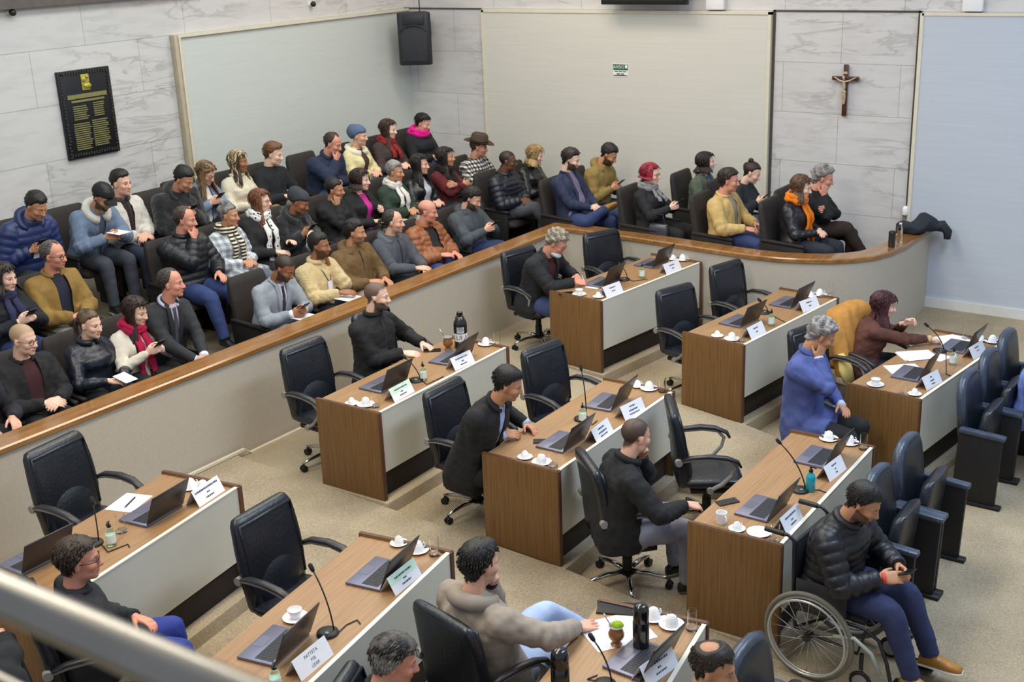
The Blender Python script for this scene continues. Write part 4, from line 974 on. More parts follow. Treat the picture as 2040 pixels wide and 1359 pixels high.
def tufts(fem, style, seed, n=330):
    """short tapering locks all over the scalp"""
    V, F, D, O = HEAD[fem]; m = hair_mask(fem, style, seed); r = np.random.RandomState(seed); L, lift, t0 = {'short': (.017, .30, .010), 'quiff': (.026, .40, .014), 'medium': (.036, .12, .016), 'receding': (.022, .22, .008), 'thin': (.02, .2, .006), 'crown': (.024, .25, .010), 'curly': (.015, .5, .026), 'tied': (.036, .05, .009), 'bob': (.05, .06, .02), 'long': (.05, .04, .016), 'sleek': (.04, .04, .010)}[style]
    ok = np.where(m > .75)[0]; w = (r.rand(len(ok)) < 2); ar = np.cos(np.arcsin(np.clip(D[ok, 2], -1, 1))); k = r.choice(ok, n, p=ar/ar.sum()); p = V[k]+D[k]*(t0*(.45+.55*sst(V[k, 2], -.05, .05)))[:, None]*.8; nrm = D[k]
    fl = np.stack([np.where(p[:, 0] > .03, (.5 if style in ('quiff',) else -.7 if style == 'medium' else -.1), -.55), .45*np.sign(p[:, 1])*(np.abs(p[:, 1]) > .015), -.75*np.ones(n)], 1)
    if style == 'tied': fl = np.stack([-np.ones(n), -.3*p[:, 1]/.07, .25*np.ones(n)], 1)
    if style == 'curly': fl = r.normal(size=(n, 3))
    fl = fl+r.normal(size=(n, 3))*.2; fl = fl-nrm*np.sum(fl*nrm, 1)[:, None]; fl /= np.linalg.norm(fl, axis=1)[:, None]; up = np.cross(nrm, fl)
    L = L*r.uniform(.6, 1.2, n)[:, None]; s = np.sqrt(L/.024); q1 = p+fl*L*.5+nrm*L*lift*.55; q2 = p+fl*L+nrm*L*(lift*.6-.06)-nrm*(L*L*2.2); out = []
    for q, rr in ((p-nrm*.004, .0044), (q1, .0042), (q2, .0009)):
        for a, b in ((1, 0), (0, 1), (-1, 0), (0, -1)): out.append(q+rr*s*(a*up*1.1+b*nrm*.7))
    A = np.stack(out, 1).reshape(-1, 3); F_ = []
    for i in range(n):
        o = i*12
        for j in (0, 4):
            for c in range(4): F_.append((o+j+c, o+j+(c+1) % 4, o+j+4+(c+1) % 4, o+j+4+c))
        F_.append((o+8, o+9, o+10, o+11))
    return A, F_, np.repeat(r.uniform(-.8, .8, n), 12)
def strands(fem, g, seed, length, n, a0=62, a1=180, r=.013, front=.0, wave=0., spread=0.):
    rnd = random.Random(seed); mb = MB(); rng = []
    Vh, _, D, O = HEAD[fem]; DD_ = Vh-O; Dn = DD_/np.linalg.norm(DD_, axis=1)[:, None]; rad = np.linalg.norm(DD_, axis=1)
    for k in range(n):
        s = 1 if k % 2 else -1; az = math.radians(a0+(a1-a0)*((k//2+rnd.random()*.8)/(n/2)))*s
        P = []
        for el in np.linspace(72, -4, 7):
            e = math.radians(el); d = np.array([math.cos(e)*math.cos(az), math.cos(e)*math.sin(az), math.sin(e)]); d[0] -= .12*(1-el/90); d /= np.linalg.norm(d)
            i = int(np.argmax(Dn @ d)); P.append(O+d*(rad[i]+.014 if abs(d[1]) < .8 or d[2] > .3 else max(rad[i]-.004, .084)))
        L = length*rnd.uniform(.82, 1.06); p = P[-1].copy(); out = np.array([p[0]+.02, p[1], 0]); out /= np.linalg.norm(out)+1e-9; m = 8; ph = rnd.uniform(0, 6)
        for j in range(m):
            u = (j+1)/m; st = g*L/m+out*(.010 if u > .35 else -.006)*(1+spread)+np.array([front*(abs(math.sin(az)) > .55), 0, 0])*.012
            p = p+st; P.append(p+out*wave*math.sin(ph+u*9)+np.array([rnd.uniform(-1, 1), rnd.uniform(-1, 1), 0])*.003)
        rr = [r*.5, r*.8]+[r]*(len(P)-5)+[r*.8, r*.55, r*.2]; c0 = len(mb.v); mb.tube(P, rr, 6, flat=.75); rng.append((rnd.uniform(-1, 1), len(mb.v[-1])))
    V = np.concatenate(mb.v); n_ = np.concatenate([np.full(c, a) for a, c in rng]); return V, mb.f, n_
def make_hair(fem, style, col, col2, Rh, to, seed, parent, length=.3, opt={}, vox=.0135):
    g = Rh.T @ np.array([0, 0, -1.]); parts = [hair_shell(fem, style, seed)]
    if style not in ('buzz', 'bald'): parts.append(tufts(fem, style, seed, opt.get('tufts', 300 if vox > .012 else 750)))
    if style == 'long': parts.append(strands(fem, g, seed, length, opt.get('n', 64), wave=opt.get('wave', .002), front=opt.get('front', .3), r=opt.get('r', .014)))
    if style == 'bob': parts.append(strands(fem, g, seed, length, 60, a0=58, r=.014, wave=opt.get('wave', .0)))
    if style == 'medium' and length: parts.append(strands(fem, g, seed, length, 40, a0=95, r=.012))
    if opt.get('bun'):
        c = np.array(opt['bun']); mb = MB(); mb.ball(c, opt.get('bunr', .035), 14); v = np.concatenate(mb.v); nn = fbm(v, 120, seed); v = c+(v-c)*(1+.12*nn[:, None]); parts.append((v, mb.f, nn))
    if opt.get('tail'):
        rnd = random.Random(seed); mb = MB(); b = np.array([-.115, 0, .0]); 
        for k in range(14):
            a = rnd.uniform(0, 6.28); o = np.array([0, math.cos(a), math.sin(a)])*.012; P = [b+o*.5, b+np.array([-.03, 0, .0])+o]
            for j in range(6): P.append(P[-1]+g*opt['tail']/6+np.array([-.006, 0, 0])*(2-j)+o*.15)
            mb.tube(P, [.008, .011, .012, .012, .011, .01, .008, .003], 6)
        v = np.concatenate(mb.v); parts.append((v, mb.f, fbm(v, 60, seed)))
    V, F, N, o = [], [], [], 0
    for v, f, n in parts: V.append(v); F += [tuple(i+o for i in q) for q in f]; N.append(n); o += len(v)
    V = np.concatenate(V); N = np.concatenate(N); a, b = np.array(lin(col)), np.array(lin(col2 or col)); 
    if col2: w = sst(N+.6*fbm(V*np.array([1, 1, .25]), 90, seed+4), -.3, .4)[:, None]; C = a*(1-w)+b*w
    else: C = a*(1+.35*np.clip(N, -1, 1))[:, None]
    if opt.get('grey'): w = (np.abs(V[:, 1]) > .055)*(V[:, 2] < .05)*opt['grey']; C = C*(1-w[:, None])+np.array([.42, .40, .38])*w[:, None]
    me = mesh_np('hair', to(V), F, M_HAIR); set_cols(me, np.clip(C, 0, 1)); return link(me, 'hair', parent)
# ------------------------------------------------------------------ people: whole figure
RINGS = [(-.13, .172, .135), (-.04, .186, .145), (.06, .176, .135), (.15, .162, .122), (.24, .165, .120), (.32, .178, .124), (.39, .184, .120), (.445, .172, .106), (.485, .135, .09), (.52, .092, .076), (.55, .068, .068), (.575, .060, .062)]
def person(label, head, root, fz, yaw=0, lean=-6, slump=8, side=0, hd=(8, 6, 0), arms='lap', legs='sit', fem=False, w=1., belly=0., skin='light', hair=('short', '#1d1713'), beard=0, top=('sweater', '#333333'), shirt=None, cut=None,
           collar=None, lapel=False, scarf=None, trousers='#23252b', shoes='#17171a', glasses=None, hat=None, badge=False, eyes=True, brow=.75, mask=None, vox=.0135, hopt={}, face=None, hands=('relax', 'relax'), cuff=None, tie=None, legcol=None, zip_=None, long_coat=0, watch=None, fold=1.7, s_fix=None, hipz=.53):
    seed = len(PEOPLE)*13+5; Y = np.array([0, 1., 0]); hs = (1.0 if fem else 1.045)
    Ry = rz2(math.radians(yaw)); sw = (.158 if fem else .182)*w; ls = .95 if fem else 1.
    nb_l, piv = np.array([-.040, 0, -.158]), np.array([-.03, 0, -.07])
    def chain(s):
        b, sl = math.radians(lean), math.radians(slump); q = [np.array([0., 0, hipz])]; n = 24; h = .60*s/n; T = []
        for i in range(n):
            a = b+sl*(i/n); sd = math.radians(side)*(i/n); d = np.array([math.sin(a), math.sin(sd), math.cos(a)]); d /= np.linalg.norm(d); T.append(d); q.append(q[-1]+d*h)
        T.append(T[-1]); q = np.array(q); T = np.array(T); ss = np.arange(n+1)*.60/n
        def at(t):
            if t < 0: return q[0]+T[0]*t*s, T[0]
            c = np.array([np.interp(t, ss, q[:, k]) for k in range(3)]); d = np.array([np.interp(t, ss, T[:, k]) for k in range(3)]); return c, d/np.linalg.norm(d)
        NB = at(.555)[0]; Rh = rotm(*hd); Rn = rotm(hd[0]*.35, 4+.45*hd[1]+.25*(lean+slump), hd[2]*.4+side*.5)
        Hp = NB+Rn @ (piv-nb_l)*hs; return at, NB, Rh, Rn, Hp, Hp+Rh @ (-piv)*hs
    s = ls
    for _ in range(4):
        at, NB, Rh, Rn, Hp, Hc = chain(s); off = Ry @ np.array([Hc[0], Hc[1], 0])
        if root[0] == 'x': P = onx(head, root[1]+off[0])
        elif root[0] == 'y': P = ony(head, root[1]+off[1])
        else: P = onz(head, fz+Hc[2])
        if root[0] != 'z' and s_fix is None: s = float(np.clip(s*(P[2]-fz-hipz)/(Hc[2]-hipz), .84*ls, 1.14*ls))
        elif s_fix: s = s_fix
    loc = np.array([P[0]-off[0], P[1]-off[1], fz]); 
    g = lambda t: at(t)[0]
    def fwd(t): d = at(t)[1]; x = np.cross(Y, d); return x/np.linalg.norm(x)
    def torso(mb, t, top_=.575, bottom=-.13, n=28, ex=2.5):
        R = []
        for ss, hw, hd_ in RINGS:
            if ss > top_ or ss < bottom: continue
            k = 1 if ss < .46 else max(0, 1-(ss-.46)/.1)*.7+.3
            ww = hw*(w if ss < .5 else 1)*(.90 if fem and ss > .25 else 1)*(.93 if fem and .1 < ss < .25 else 1); dd = hd_*(w*.5+.5); c = g(ss)
            if belly and .0 < ss < .33: bb = belly*math.sin((ss)/.33*PI); dd += bb*.6; c = c+fwd(ss)*bb*.55
            if fem and .26 < ss < .42: c = c+fwd(ss)*.018; dd += .014
            R.append(sup(2*(ww+t*k), 2*(dd+t*k), n, ex, c, Y, fwd(ss)))
        mb.rings(R)
    # arms: shoulders, elbows, wrists
    SH = {q: g(.447)+Y*q*(sw-.012)-fwd(.447)*.008 for q in (1, -1)}; u1, u2 = .29*ls, .262*ls
    face_at = lambda v: Hp+Rh @ ((np.array(v)-piv)*hs)
    A = {}
    for q in (1, -1):
        sp = arms if isinstance(arms, str) else arms['L' if q > 0 else 'R']; hp = hands[0 if q > 0 else 1]; pole = (-.5, q*.9, -.55); hdir = None; back = np.array([.25, q*.25, 1.])
        if isinstance(sp, str):
            if sp == 'lap': T = (.255, q*.045, hipz+.16); hdir = (.6, -q*.75, -.1)
            elif sp == 'clasp': T = (.30, q*.055, hipz+.17); hdir = (.55, -q*.8, -.05); back = np.array([.3, q*.5, .8])
            elif sp == 'thigh': T = (.30, q*.13, hipz+.15); hdir = (.95, -q*.2, -.15)
            elif sp == 'phone': T = (.27, q*.065, hipz+.27); hdir = (.75, -q*.55, .25); back = np.array([.45, q*.8, -.1]); hp = 'grip'
            elif sp == 'chin': T = face_at((.075, q*.035, -.195)); hdir = Rh @ np.array([.05, -q*.12, 1.]); back = Rh @ np.array([1, q*.5, 0.1]); hp = 'fist'; pole = (.3, q*.6, -1)
            elif sp == 'cheek': T = face_at((.055, q*.065, -.16)); hdir = Rh @ np.array([0, q*.05, 1.]); back = Rh @ np.array([.5, q*.8, 0]); hp = 'relax'; pole = (.3, q*.6, -1)
            elif sp == 'mouth': T = face_at((.10, q*.05, -.155)); hdir = Rh @ np.array([.0, -q*.55, .8]); back = Rh @ np.array([1, q*.3, .2]); hp = 'grip'; pole = (.3, q*.6, -1)
            elif sp == 'fold': T = (.225, -q*.09, hipz+.26+.03*(q > 0)); hdir = (.15, -q*1, .12); back = np.array([.9, 0, .35]); pole = (.1, q, -.5)
            elif sp == 'side': T = (.16, q*.27, hipz+.10); hdir = (.9, 0, -.3)
            T = np.array(T, float)
        else:
            T = sp[0]; hdir = sp[1] if len(sp) > 1 else (1, 0, 0)
            if isinstance(T[0], str): T = Ry.T @ (onz(T[1], T[2])-loc)-np.array(hdir, float)/np.linalg.norm(hdir)*.08
            T = np.array(T, float); hdir = sp[1] if len(sp) > 1 else None; back = np.array(sp[2], float) if len(sp) > 2 else back; pole = sp[3] if len(sp) > 3 else pole
        E_, Wr = ik(SH[q], T, u1, u2, pole); fd = (Wr-E_)/np.linalg.norm(Wr-E_)
        hv = fd if hdir is None else np.array(hdir, float)/np.linalg.norm(hdir); hv = hv*.75+fd*.25; hv /= np.linalg.norm(hv); A[q] = (SH[q], E_, Wr, hv, back, hp)
    # ---- body: head and neck, torso and arms under the clothes, hands
    Vh, Fh, _, _ = HEAD[fem]; C = [head_colors(Vh, fem, skin, hair[1], beard, brow, eyes)]
    if hair[0] != 'none': wt = hair_mask(fem, hair[0], seed, (-.012, .016))[:, None]*(.93 if hair[0] in ('buzz', 'bald') else .6); C[0] = C[0]*(1-wt)+np.array(lin(hair[1]))*wt
    def to_head(V): return Hp+((V-piv)*hs) @ Rh.T
    wgt = sst(Vh[:, 2]+np.maximum(0, Vh[:, 0]-.0)*.9, -.17, -.085)[:, None]
    fw = np.array([1, 1, 1.]) if face is None else np.array(face); Vs = Vh*np.where(wgt > .5, fw, 1)
    Vb = [to_head(Vs)*wgt+(NB+((Vs-nb_l)*hs) @ Rn.T)*(1-wgt)]; Fb = list(Fh); o = len(Vh); sk = np.array(lin(SKIN[skin]))
    mb = MB(); torso(mb, -.012, top_=.56)
    for q in (1, -1):
        S_, E_, Wr, hv, back, hp = A[q]; mb.tube(bend_pts(S_, E_, Wr), [.04]*4+[.036]*4+[.032, .028, .026], 10)
    v = np.concatenate(mb.v); Vb.append(v); Fb += [tuple(i+o for i in f) for f in mb.f]; o += len(v); C.append(np.tile(sk, (len(v), 1)))
    hk = (.93 if fem else 1.04)
    for q in (1, -1):
        S_, E_, Wr, hv, back, hp = A[q]; V0, F0 = HANDS[hp]; x = hv; z = back-x*np.dot(back, x); z /= np.linalg.norm(z); y = np.cross(z, x); V1 = V0.copy()
        if q > 0: V1 = V1*np.array([1, -1, 1]); F1 = [f[::-1] for f in F0]
        else: F1 = F0
        v = Wr+hk*(V1[:, :1]*x+V1[:, 1:2]*y+V1[:, 2:]*z); Vb.append(v); Fb += [tuple(i+o for i in f) for f in F1]; o += len(v)
        c = np.tile(sk, (len(v), 1)); tip = sst(V0[:, 0], .08, .15)[:, None]; C.append(c*(1-tip*.12*np.array([0, 1, 1])))
    me = mesh_np('person', np.concatenate(Vb), Fb, M_SKIN); set_cols(me, np.clip(np.concatenate(C), 0, 1))
    body = link(me, 'person', None, loc); body.rotation_euler = (0, 0, math.radians(yaw)); tag(body, label, 'person')
    # ---- hair, hat, glasses
    if hair[0] not in ('none', 'buzz', 'bald') and not (hat and hat[0] in ('wrap', 'beanie')): make_hair(fem, hair[0], hair[1], hair[2] if len(hair) > 2 else None, Rh, to_head, seed, body, hopt.get('len', .3), hopt, vox)
    if glasses:
        mb = MB(); a = np.arange(16)*2*PI/16
        for q in (1, -1):
            mb.tube([(.094-.006*abs(math.cos(t))*(math.cos(t)*q > 0), q*.033+.024*math.cos(t), -.001+.0185*math.sin(t)) for t in a], .0021, 6, closed=True)
            mb.tube([(.090, q*.057, .004), (.05, q*.076, .004), (.0, q*.0815, .004), (-.015, q*.082, -.01)], .0021, 6)
        mb.tube([(.094, -.009, .003), (.099, 0, .006), (.094, .009, .003)], .0021, 6)
        for i in range(len(mb.v)): mb.v[i] = to_head(mb.v[i])
        mb.build('glasses', mat('glasses_'+glasses.strip('#'), glasses, .3, var=0), body, smooth=180)
    if mask:
        m2 = MB(); m2.ball((.045, 0, -.098), (.062, .062, .036), 18); m2.v[0] = to_head(m2.v[0]+np.stack([.004*np.sin(m2.v[0][:, 2]*400)]*3, 1)*np.array([1, 0, 0])); m2.build('face_mask', cl(mask), body, smooth=180)
    if hat:
        kind, hc = hat[0], hat[1]; V, F, D, O = HEAD[fem]; x, y, z = V.T; mb = MB()
        if kind in ('cap', 'beanie', 'wrap'):
            az = np.degrees(np.abs(np.arctan2(y, x+.02))); zl = np.interp(az, [0, 60, 100, 180], [.045, .04, .02, -.01] if kind == 'cap' else [.05, .042, .0, -.045]); m = sst(z-zl, -.004, .006)
            t = .020 if kind == 'cap' else .020+.012*sst(-x, .02, .09)+(.02*sst(-x, .05, .11)*sst(z, -.06, .03) if kind == 'wrap' else 0); n = fbm(V, 45, seed)*(.0015 if kind == 'cap' else .0035)
            mb.add(V+D*((t+n+.004)*m-.004)[:, None], [f for f in F if len(f) == 4 and max(m[i] for i in f) > .05])
            if kind == 'cap':
                R = []
                for u in np.linspace(0, 1, 5): R.append([(.075+u*.085*math.cos(a*1.0)-.0*u, .078*math.sin(a)*(1-.12*u)*1.0, .048-.022*u-.016*abs(math.sin(a))) for a in np.linspace(-1.35, 1.35, 13)])
                k = 13; v = np.concatenate([np.array(r) for r in R]); v2 = v-np.array([0, 0, .004]); f = [(a*k+i, a*k+i+1, (a+1)*k+i+1, (a+1)*k+i) for a in range(4) for i in range(k-1)]
                mb.add(np.concatenate([v, v2]), f+[tuple(i+len(v) for i in q[::-1]) for q in f])
        else:                                            # felt hat with a wide brim
            a = np.arange(32)*2*PI/32; R = []
            for rr, zz in ((.062, .165), (.078, .168), (.088, .15), (.095, .10), (.099, .062), (.115, .055), (.15, .052), (.165, .055), (.166, .051), (.15, .047), (.11, .048), (.094, .05)):
                up = .032*np.abs(np.sin(a))**2*max(0, (rr-.1)/.065); cr = -.02*np.exp(-(np.sin(a)/.35)**2)*(zz > .16); R.append(np.stack([rr*1.16*np.cos(a)-.012, rr*.92*np.sin(a), zz+up+cr], 1))
            mb.rings(R, 0, True)
        for i in range(len(mb.v)): mb.v[i] = to_head(mb.v[i])
        h = mb.build({'cap': 'baseball_cap', 'beanie': 'beanie', 'wrap': 'head_wrap', 'hat': 'felt_hat'}[kind], cl(hc, 'knit' if kind == 'beanie' else 'cloth'), body, smooth=180)
        if kind == 'hat':
            R = [np.stack([rr*1.16*np.cos(a)-.012, rr*.92*np.sin(a), np.full(32, zz)], 1) for rr, zz in ((.0995, .062), (.1005, .062), (.0985, .085), (.0975, .085))]; m2 = MB().rings(R, 0, False, True); m2.v[0] = to_head(m2.v[0]); m2.build('hat_band', M_BLACK, h, smooth=60)
    # ---- top garment
    kind, tc = top; t = LOW.get(kind, dict(t=.016))['t']
    mb = MB(); torso(mb, t)
    for q in (1, -1):
        S_, E_, Wr, hv, back, hp = A[q]; P = bend_pts(S_, E_, Wr-(Wr-E_)*.04); k = (.9 if fem else 1)*(w*.4+.6); mb.tube(P, [(.066+t*.9)*k, (.062+t*.8)*k, (.055+t*.8)*k, (.052+t*.8)*k, (.051+t*.8)*k, (.052+t*.85)*k, (.05+t*.8)*k, .047*k+t*.75, .045*k+t*.7, .039*k+t*.65, .034*k+t*.55], 14)
        mb.ball(S_, (.066+t*.85)*k, 14)
        c0 = g(.485); mb.tube([c0+Y*q*.03, (c0+Y*q*.03)*.45+S_*.55+np.array([0, 0, .012]), S_], [.052+t*.6, .056+t*.7, .06+t*.8], 12)
    L_ = legs_pts(legs, hipz, ls)
    if long_coat:
        for q in (1, -1): hp_, kn, an = L_[q]; mb.tube([hp_, hp_+(kn-hp_)*.4, hp_+(kn-hp_)*long_coat], [.105+t, .10+t, .092+t], 14)
    V, F, N = remesh(np.concatenate(mb.v), mb.f, vox, 3, .5)
    def seg(p, a, b): ab = b-a; h = np.clip(((p-a) @ ab)/(ab @ ab), 0, 1); return np.linalg.norm(p-a-h[:, None]*ab, axis=1), h
    dT, hT = seg(V, g(-.1), g(.56)); arm = np.zeros(len(V), bool); hA = np.zeros(len(V)); dmin = dT-.13*w
    for q in (1, -1):
        S_, E_, Wr = A[q][:3]; d1, h1 = seg(V, S_, E_); d2, h2 = seg(V, E_, Wr); dd = np.minimum(d1, d2)-.05; hh = np.where(d1 < d2, h1*u1, u1+h2*u2); b = (dd < dmin)*(np.minimum(d1, d2) < .095+t); arm |= b; hA = np.where(b, hh, hA); dmin = np.where(b, dd, dmin)
    amp = {'puffer': .004, 'suit': .004, 'thick': .006, 'leather': .005, 'sweater': .005, 'tee': .004, 'shirt': .005}.get(kind, .0055)*fold
    disp = amp*fbm(V*np.array([1, 1, .6]), 26, seed)+amp*.6*np.sin(hA*70+3*fbm(V, 12, seed+2))*arm*np.exp(-((hA-u1)/.09)**2)+amp*.5*fbm(V, 70, seed+3, 2)
    if kind == 'puffer': coord = np.where(arm, hA, hT*.66); disp = disp*.5+.013*(np.abs(np.sin(coord*PI/.068+.25*fbm(V, 14, seed)))**.6-.6)
    if kind == 'fleece': disp = disp+.004*fbm(V, 160, seed+5, 2)
    V = V+N*disp[:, None]
    if cut:
        s0, y0, y1 = cut; b = bmesh.new(); me = mesh_np('top', V, F, cl(tc, kind)); b.from_mesh(me); Xc = fwd(.3); Ac, Bc = g(s0), g(.56); pl = []
        lay = b.verts.layers.int.new('arm')
        for vtx, a_ in zip(b.verts, arm): vtx[lay] = int(a_)
        for q in (1, -1):
            a_, b_ = Ac+Y*q*y0, Bc+Y*q*y1; n_ = np.cross(b_-a_, Xc); n_ /= np.linalg.norm(n_); n_ = n_ if n_[1]*q > 0 else -n_; pl.append((a_, n_))
            bmesh.ops.bisect_plane(b, geom=b.verts[:]+b.edges[:]+b.faces[:], plane_co=a_, plane_no=n_, dist=1e-5)
        up = at(.3)[1]; dl = []
        for f_ in b.faces:
            c = np.array(f_.calc_center_median())
            if any(v_[lay] for v_ in f_.verts) and not all(abs(np.dot(c-a_, n_)) < .2 and np.dot(c-Ac, Xc) > .06 and abs(c[1]) < max(y0, y1) and sum(v_[lay] for v_ in f_.verts) < 2 for a_, n_ in pl): continue
            if all(np.dot(c-a_, n_) < 0 for a_, n_ in pl) and np.dot(c-Ac, up) > -.005 and np.dot(c-g(np.clip(np.dot(c-g(0), up)/s, 0, .58)), Xc) > .01: dl.append(f_)
        bmesh.ops.delete(b, geom=dl, context='FACES'); b.to_mesh(me); b.free(); me.shade_smooth(); to_ = link(me, {'puffer': 'puffer_jacket', 'suit': 'suit_jacket', 'sweater': 'cardigan'}.get(kind, 'jacket'), body)
        md = to_.modifiers.new('thickness', 'SOLIDIFY'); md.thickness = .006; md.offset = -1
        m2 = MB(); torso(m2, min(t*.45, .012), top_=.56, n=32); vv = np.concatenate(m2.v); nn = vv-np.array([g(np.clip((p[2]-hipz)/s, 0, .55)) for p in vv]); nn /= np.linalg.norm(nn, axis=1)[:, None]+1e-6
        sq_ = np.array([np.dot(p_-g(.44), at(.44)[1])/s+.44 for p_ in vv]); m2.v = [vv+nn*(.003*fbm(vv, 40, seed+8)-.020*sst(sq_, .40, .46)*sst(np.abs(vv[:, 1]), .05, .085))[:, None]]; m2.build('shirt', cl(shirt or '#c9ccd6', 'shirt'), body, smooth=180)
    else:
        me = mesh_np('top', V, F, cl(tc, kind)); to_ = link(me, {'puffer': 'puffer_jacket', 'suit': 'suit_jacket', 'sweater': 'sweater', 'knit': 'knit_sweater', 'fleece': 'fleece_jacket'}.get(kind, 'jacket'), body)
    X5, U5 = fwd(.54), at(.54)[1]
    def ringpath(r0, h0, h1, a0, a1, n=15, c=.545, sq=1.0): return [g(c)+X5*(r0*math.cos(a)*sq+.008)+Y*r0*1.05*math.sin(a)+U5*(h0+(h1-h0)*(.5-.5*math.cos(a))) for a in np.linspace(a0, a1, n)]
    if collar:
        ck, cc = collar; m2 = MB(); rng = {'collar': (.078, -.012, .028, .45, 2*PI-.45), 'stand': (.076, .005, .03, .25, 2*PI-.25), 'hood': (.105, -.045, .02, .7, 2*PI-.7), 'fur': (.105, -.05, .02, .35, 2*PI-.35), 'turtle': (.066, .02, .02, 0, 2*PI)}[ck]
        P = ringpath(*rng); n = len(P); rad = {'collar': .017, 'stand': .025, 'hood': .05, 'fur': .042, 'turtle': .022}[ck]; prof = np.full(n, rad) if ck != 'hood' else rad*(.45+.55*np.sin(np.linspace(0, PI, n)))
        if ck in ('collar', 'stand', 'turtle'): m2.tube(P, prof*1.0, 10, flat=1.0)
        else: m2.tube(P, prof, 12)
        vv = np.concatenate(m2.v); cc_ = np.mean(vv, 0); vv = vv+(vv-cc_)/np.linalg.norm(vv-cc_, axis=1)[:, None]*(.010 if ck == 'fur' else .004)*fbm(vv, 130 if ck == 'fur' else 60, seed)[:, None]; m2.v = [vv]
        m2.build({'hood': 'hood', 'fur': 'fur_collar'}.get(ck, 'collar'), cl(cc, 'fleece' if ck == 'fur' else kind), to_, smooth=180)
    if lapel and cut:
        s0, y0, y1 = cut
        for q in (1, -1):
            P = []
            for u in np.linspace(0, 1, 8):
                ss = s0+(.55-s0)*u; yy = y0+(y1-y0)*u; hw = np.interp(ss, [r[0] for r in RINGS], [r[1] for r in RINGS])*w+t; dp = np.interp(ss, [r[0] for r in RINGS], [r[2] for r in RINGS])+t; fx = dp*(max(0, 1-(abs(yy)/hw)**2.5))**.4
                P.append(g(ss)+fwd(ss)*(fx+.004+(belly*.8 if .0 < ss < .33 else 0))+Y*q*(yy+.012*math.sin(u*PI)))
            P.append(g(.56)+Y*q*.075-fwd(.55)*.03+U5*.01); MB().tube(P, [.008, .016, .022, .026, .028, .026, .022, .02, .016], 8, flat=.4, up=tuple(fwd(.3))).build('lapel', cl(tc, kind), to_, smooth=180)
    def chest(ss, yy, lift=.0):
        hw = np.interp(ss, [r[0] for r in RINGS], [r[1] for r in RINGS])*w+t; dp = np.interp(ss, [r[0] for r in RINGS], [r[2] for r in RINGS])+t; return g(ss)+fwd(ss)*(dp*(max(0, 1-(abs(yy)/hw)**2.5))**.4+lift+(.02 if fem and .26 < ss < .42 else 0)+(belly*.95*math.sin(ss/.33*PI) if belly and 0 < ss < .33 else 0))+Y*yy
    if tie: MB().tube([chest(ss, 0, -.002 if cut else .006) for ss in (.53, .5, .42, .3, .18, .12)], [.018, .014, .02, .028, .034, .012], 8, flat=.3, up=(1, 0, .2)).build('tie', cl(tie, 'suit'), body, smooth=180)
    if zip_: MB().tube([chest(ss, 0, .004) for ss in (.52, .42, .3, .18, .06)], .006, 6).build('zipper', cl(zip_), to_, smooth=180)
    if badge:
        m2 = MB(); 
        for q in (1, -1): m2.tube([g(.55)+Y*q*.06, chest(.45, q*.05, .008), chest(.33, q*.015, .012)], .004, 6)
        bd = m2.build('lanyard', cl('#3a3d44'), body, smooth=180); c = chest(.27, 0, .016); m2 = MB(); x = fwd(.27); m2.box((0, 0, 0), (.004, .06, .085), rot=np.stack([x, Y, at(.27)[1]], 1)); m2.v[0] = m2.v[0]+c; m2.build('badge_card', M_PAPER, bd)
    if scarf:
        sc, ends = scarf[0], scarf[1]; m2 = MB(); big = scarf[2] if len(scarf) > 2 else 1.
        a = np.linspace(0, 2*PI, 26)[:-1]; P = [g(.555)+X5*(.082*big*math.cos(q)+.012)+Y*.088*big*math.sin(q)+U5*(.012-.022*math.cos(q)+.008*math.sin(3*q)) for q in a]
        m2.tube(P, .034*big*(1+.18*np.sin(a*5)), 12, closed=True); P = [p+U5*.028*big+X5*.006 for p in P[::1]]; m2.tube(P, .026*big*(1+.2*np.sin(a*7+1)), 12, closed=True)
        for q, yy, e in ((1, .035, ends), (-1, .05, ends*.9)):
            if ends:
                n = 9; P = [g(.545)+X5*.09+Y*q*.03]+[chest(max(.45-(.45)*u*e, .02), q*(yy+.02*u), .022+.02*u) for u in np.linspace(0, 1, n)]
                m2.tube(P, [.03]+[.034+.006*math.sin(k*1.7) for k in range(n)], 10, flat=.5, up=(1, 0, .2))
        vv = np.concatenate(m2.v); m2.v = [vv+.006*fbm(vv, 55, seed)[:, None]*np.sign(vv-vv.mean(0))]; m2.build('scarf', cl(sc, 'knit'), body, smooth=180)
    if cuff or watch:
        for q in (1, -1):
            S_, E_, Wr, hv, back, hp = A[q]; d = (Wr-E_)/np.linalg.norm(Wr-E_)
            if cuff: MB().tube([Wr-d*.03, Wr+d*.004+hv*.006], [.042, .04], 14).build('shirt_cuff', cl(cuff, 'shirt'), body, smooth=180)
            if watch and q == watch[1]: MB().tube([Wr+hv*.006, Wr+hv*.028], [.035, .034], 14).build('wristband', cl(watch[0]), body, smooth=180)
    # ---- trousers and shoes
    mb = MB(); mb.ball((-.01, 0, hipz-.01), (.135, .178*w, .115), 16)
    for q in (1, -1):
        hp_, kn, an = L_[q]; lw = (w*.5+.5)*(.95 if fem else 1); mb.tube(bend_pts(hp_, kn, an), [.092*lw, .098*lw, .092*lw, .084*lw, .077*lw, .075*lw, .073*lw, .071*lw, .067*lw, .062, .059], 14); mb.ball(kn, .068*lw, 12)
    V, F, N = remesh(np.concatenate(mb.v), mb.f, .016, 2, .5); V = V+N*(.005*fbm(V, 24, seed+6)+.003*fbm(V, 60, seed+7, 2))[:, None]
    link(mesh_np('trousers', V, F, cl(trousers, 'denim' if legcol == 'denim' else 'cloth')), 'trousers', body)
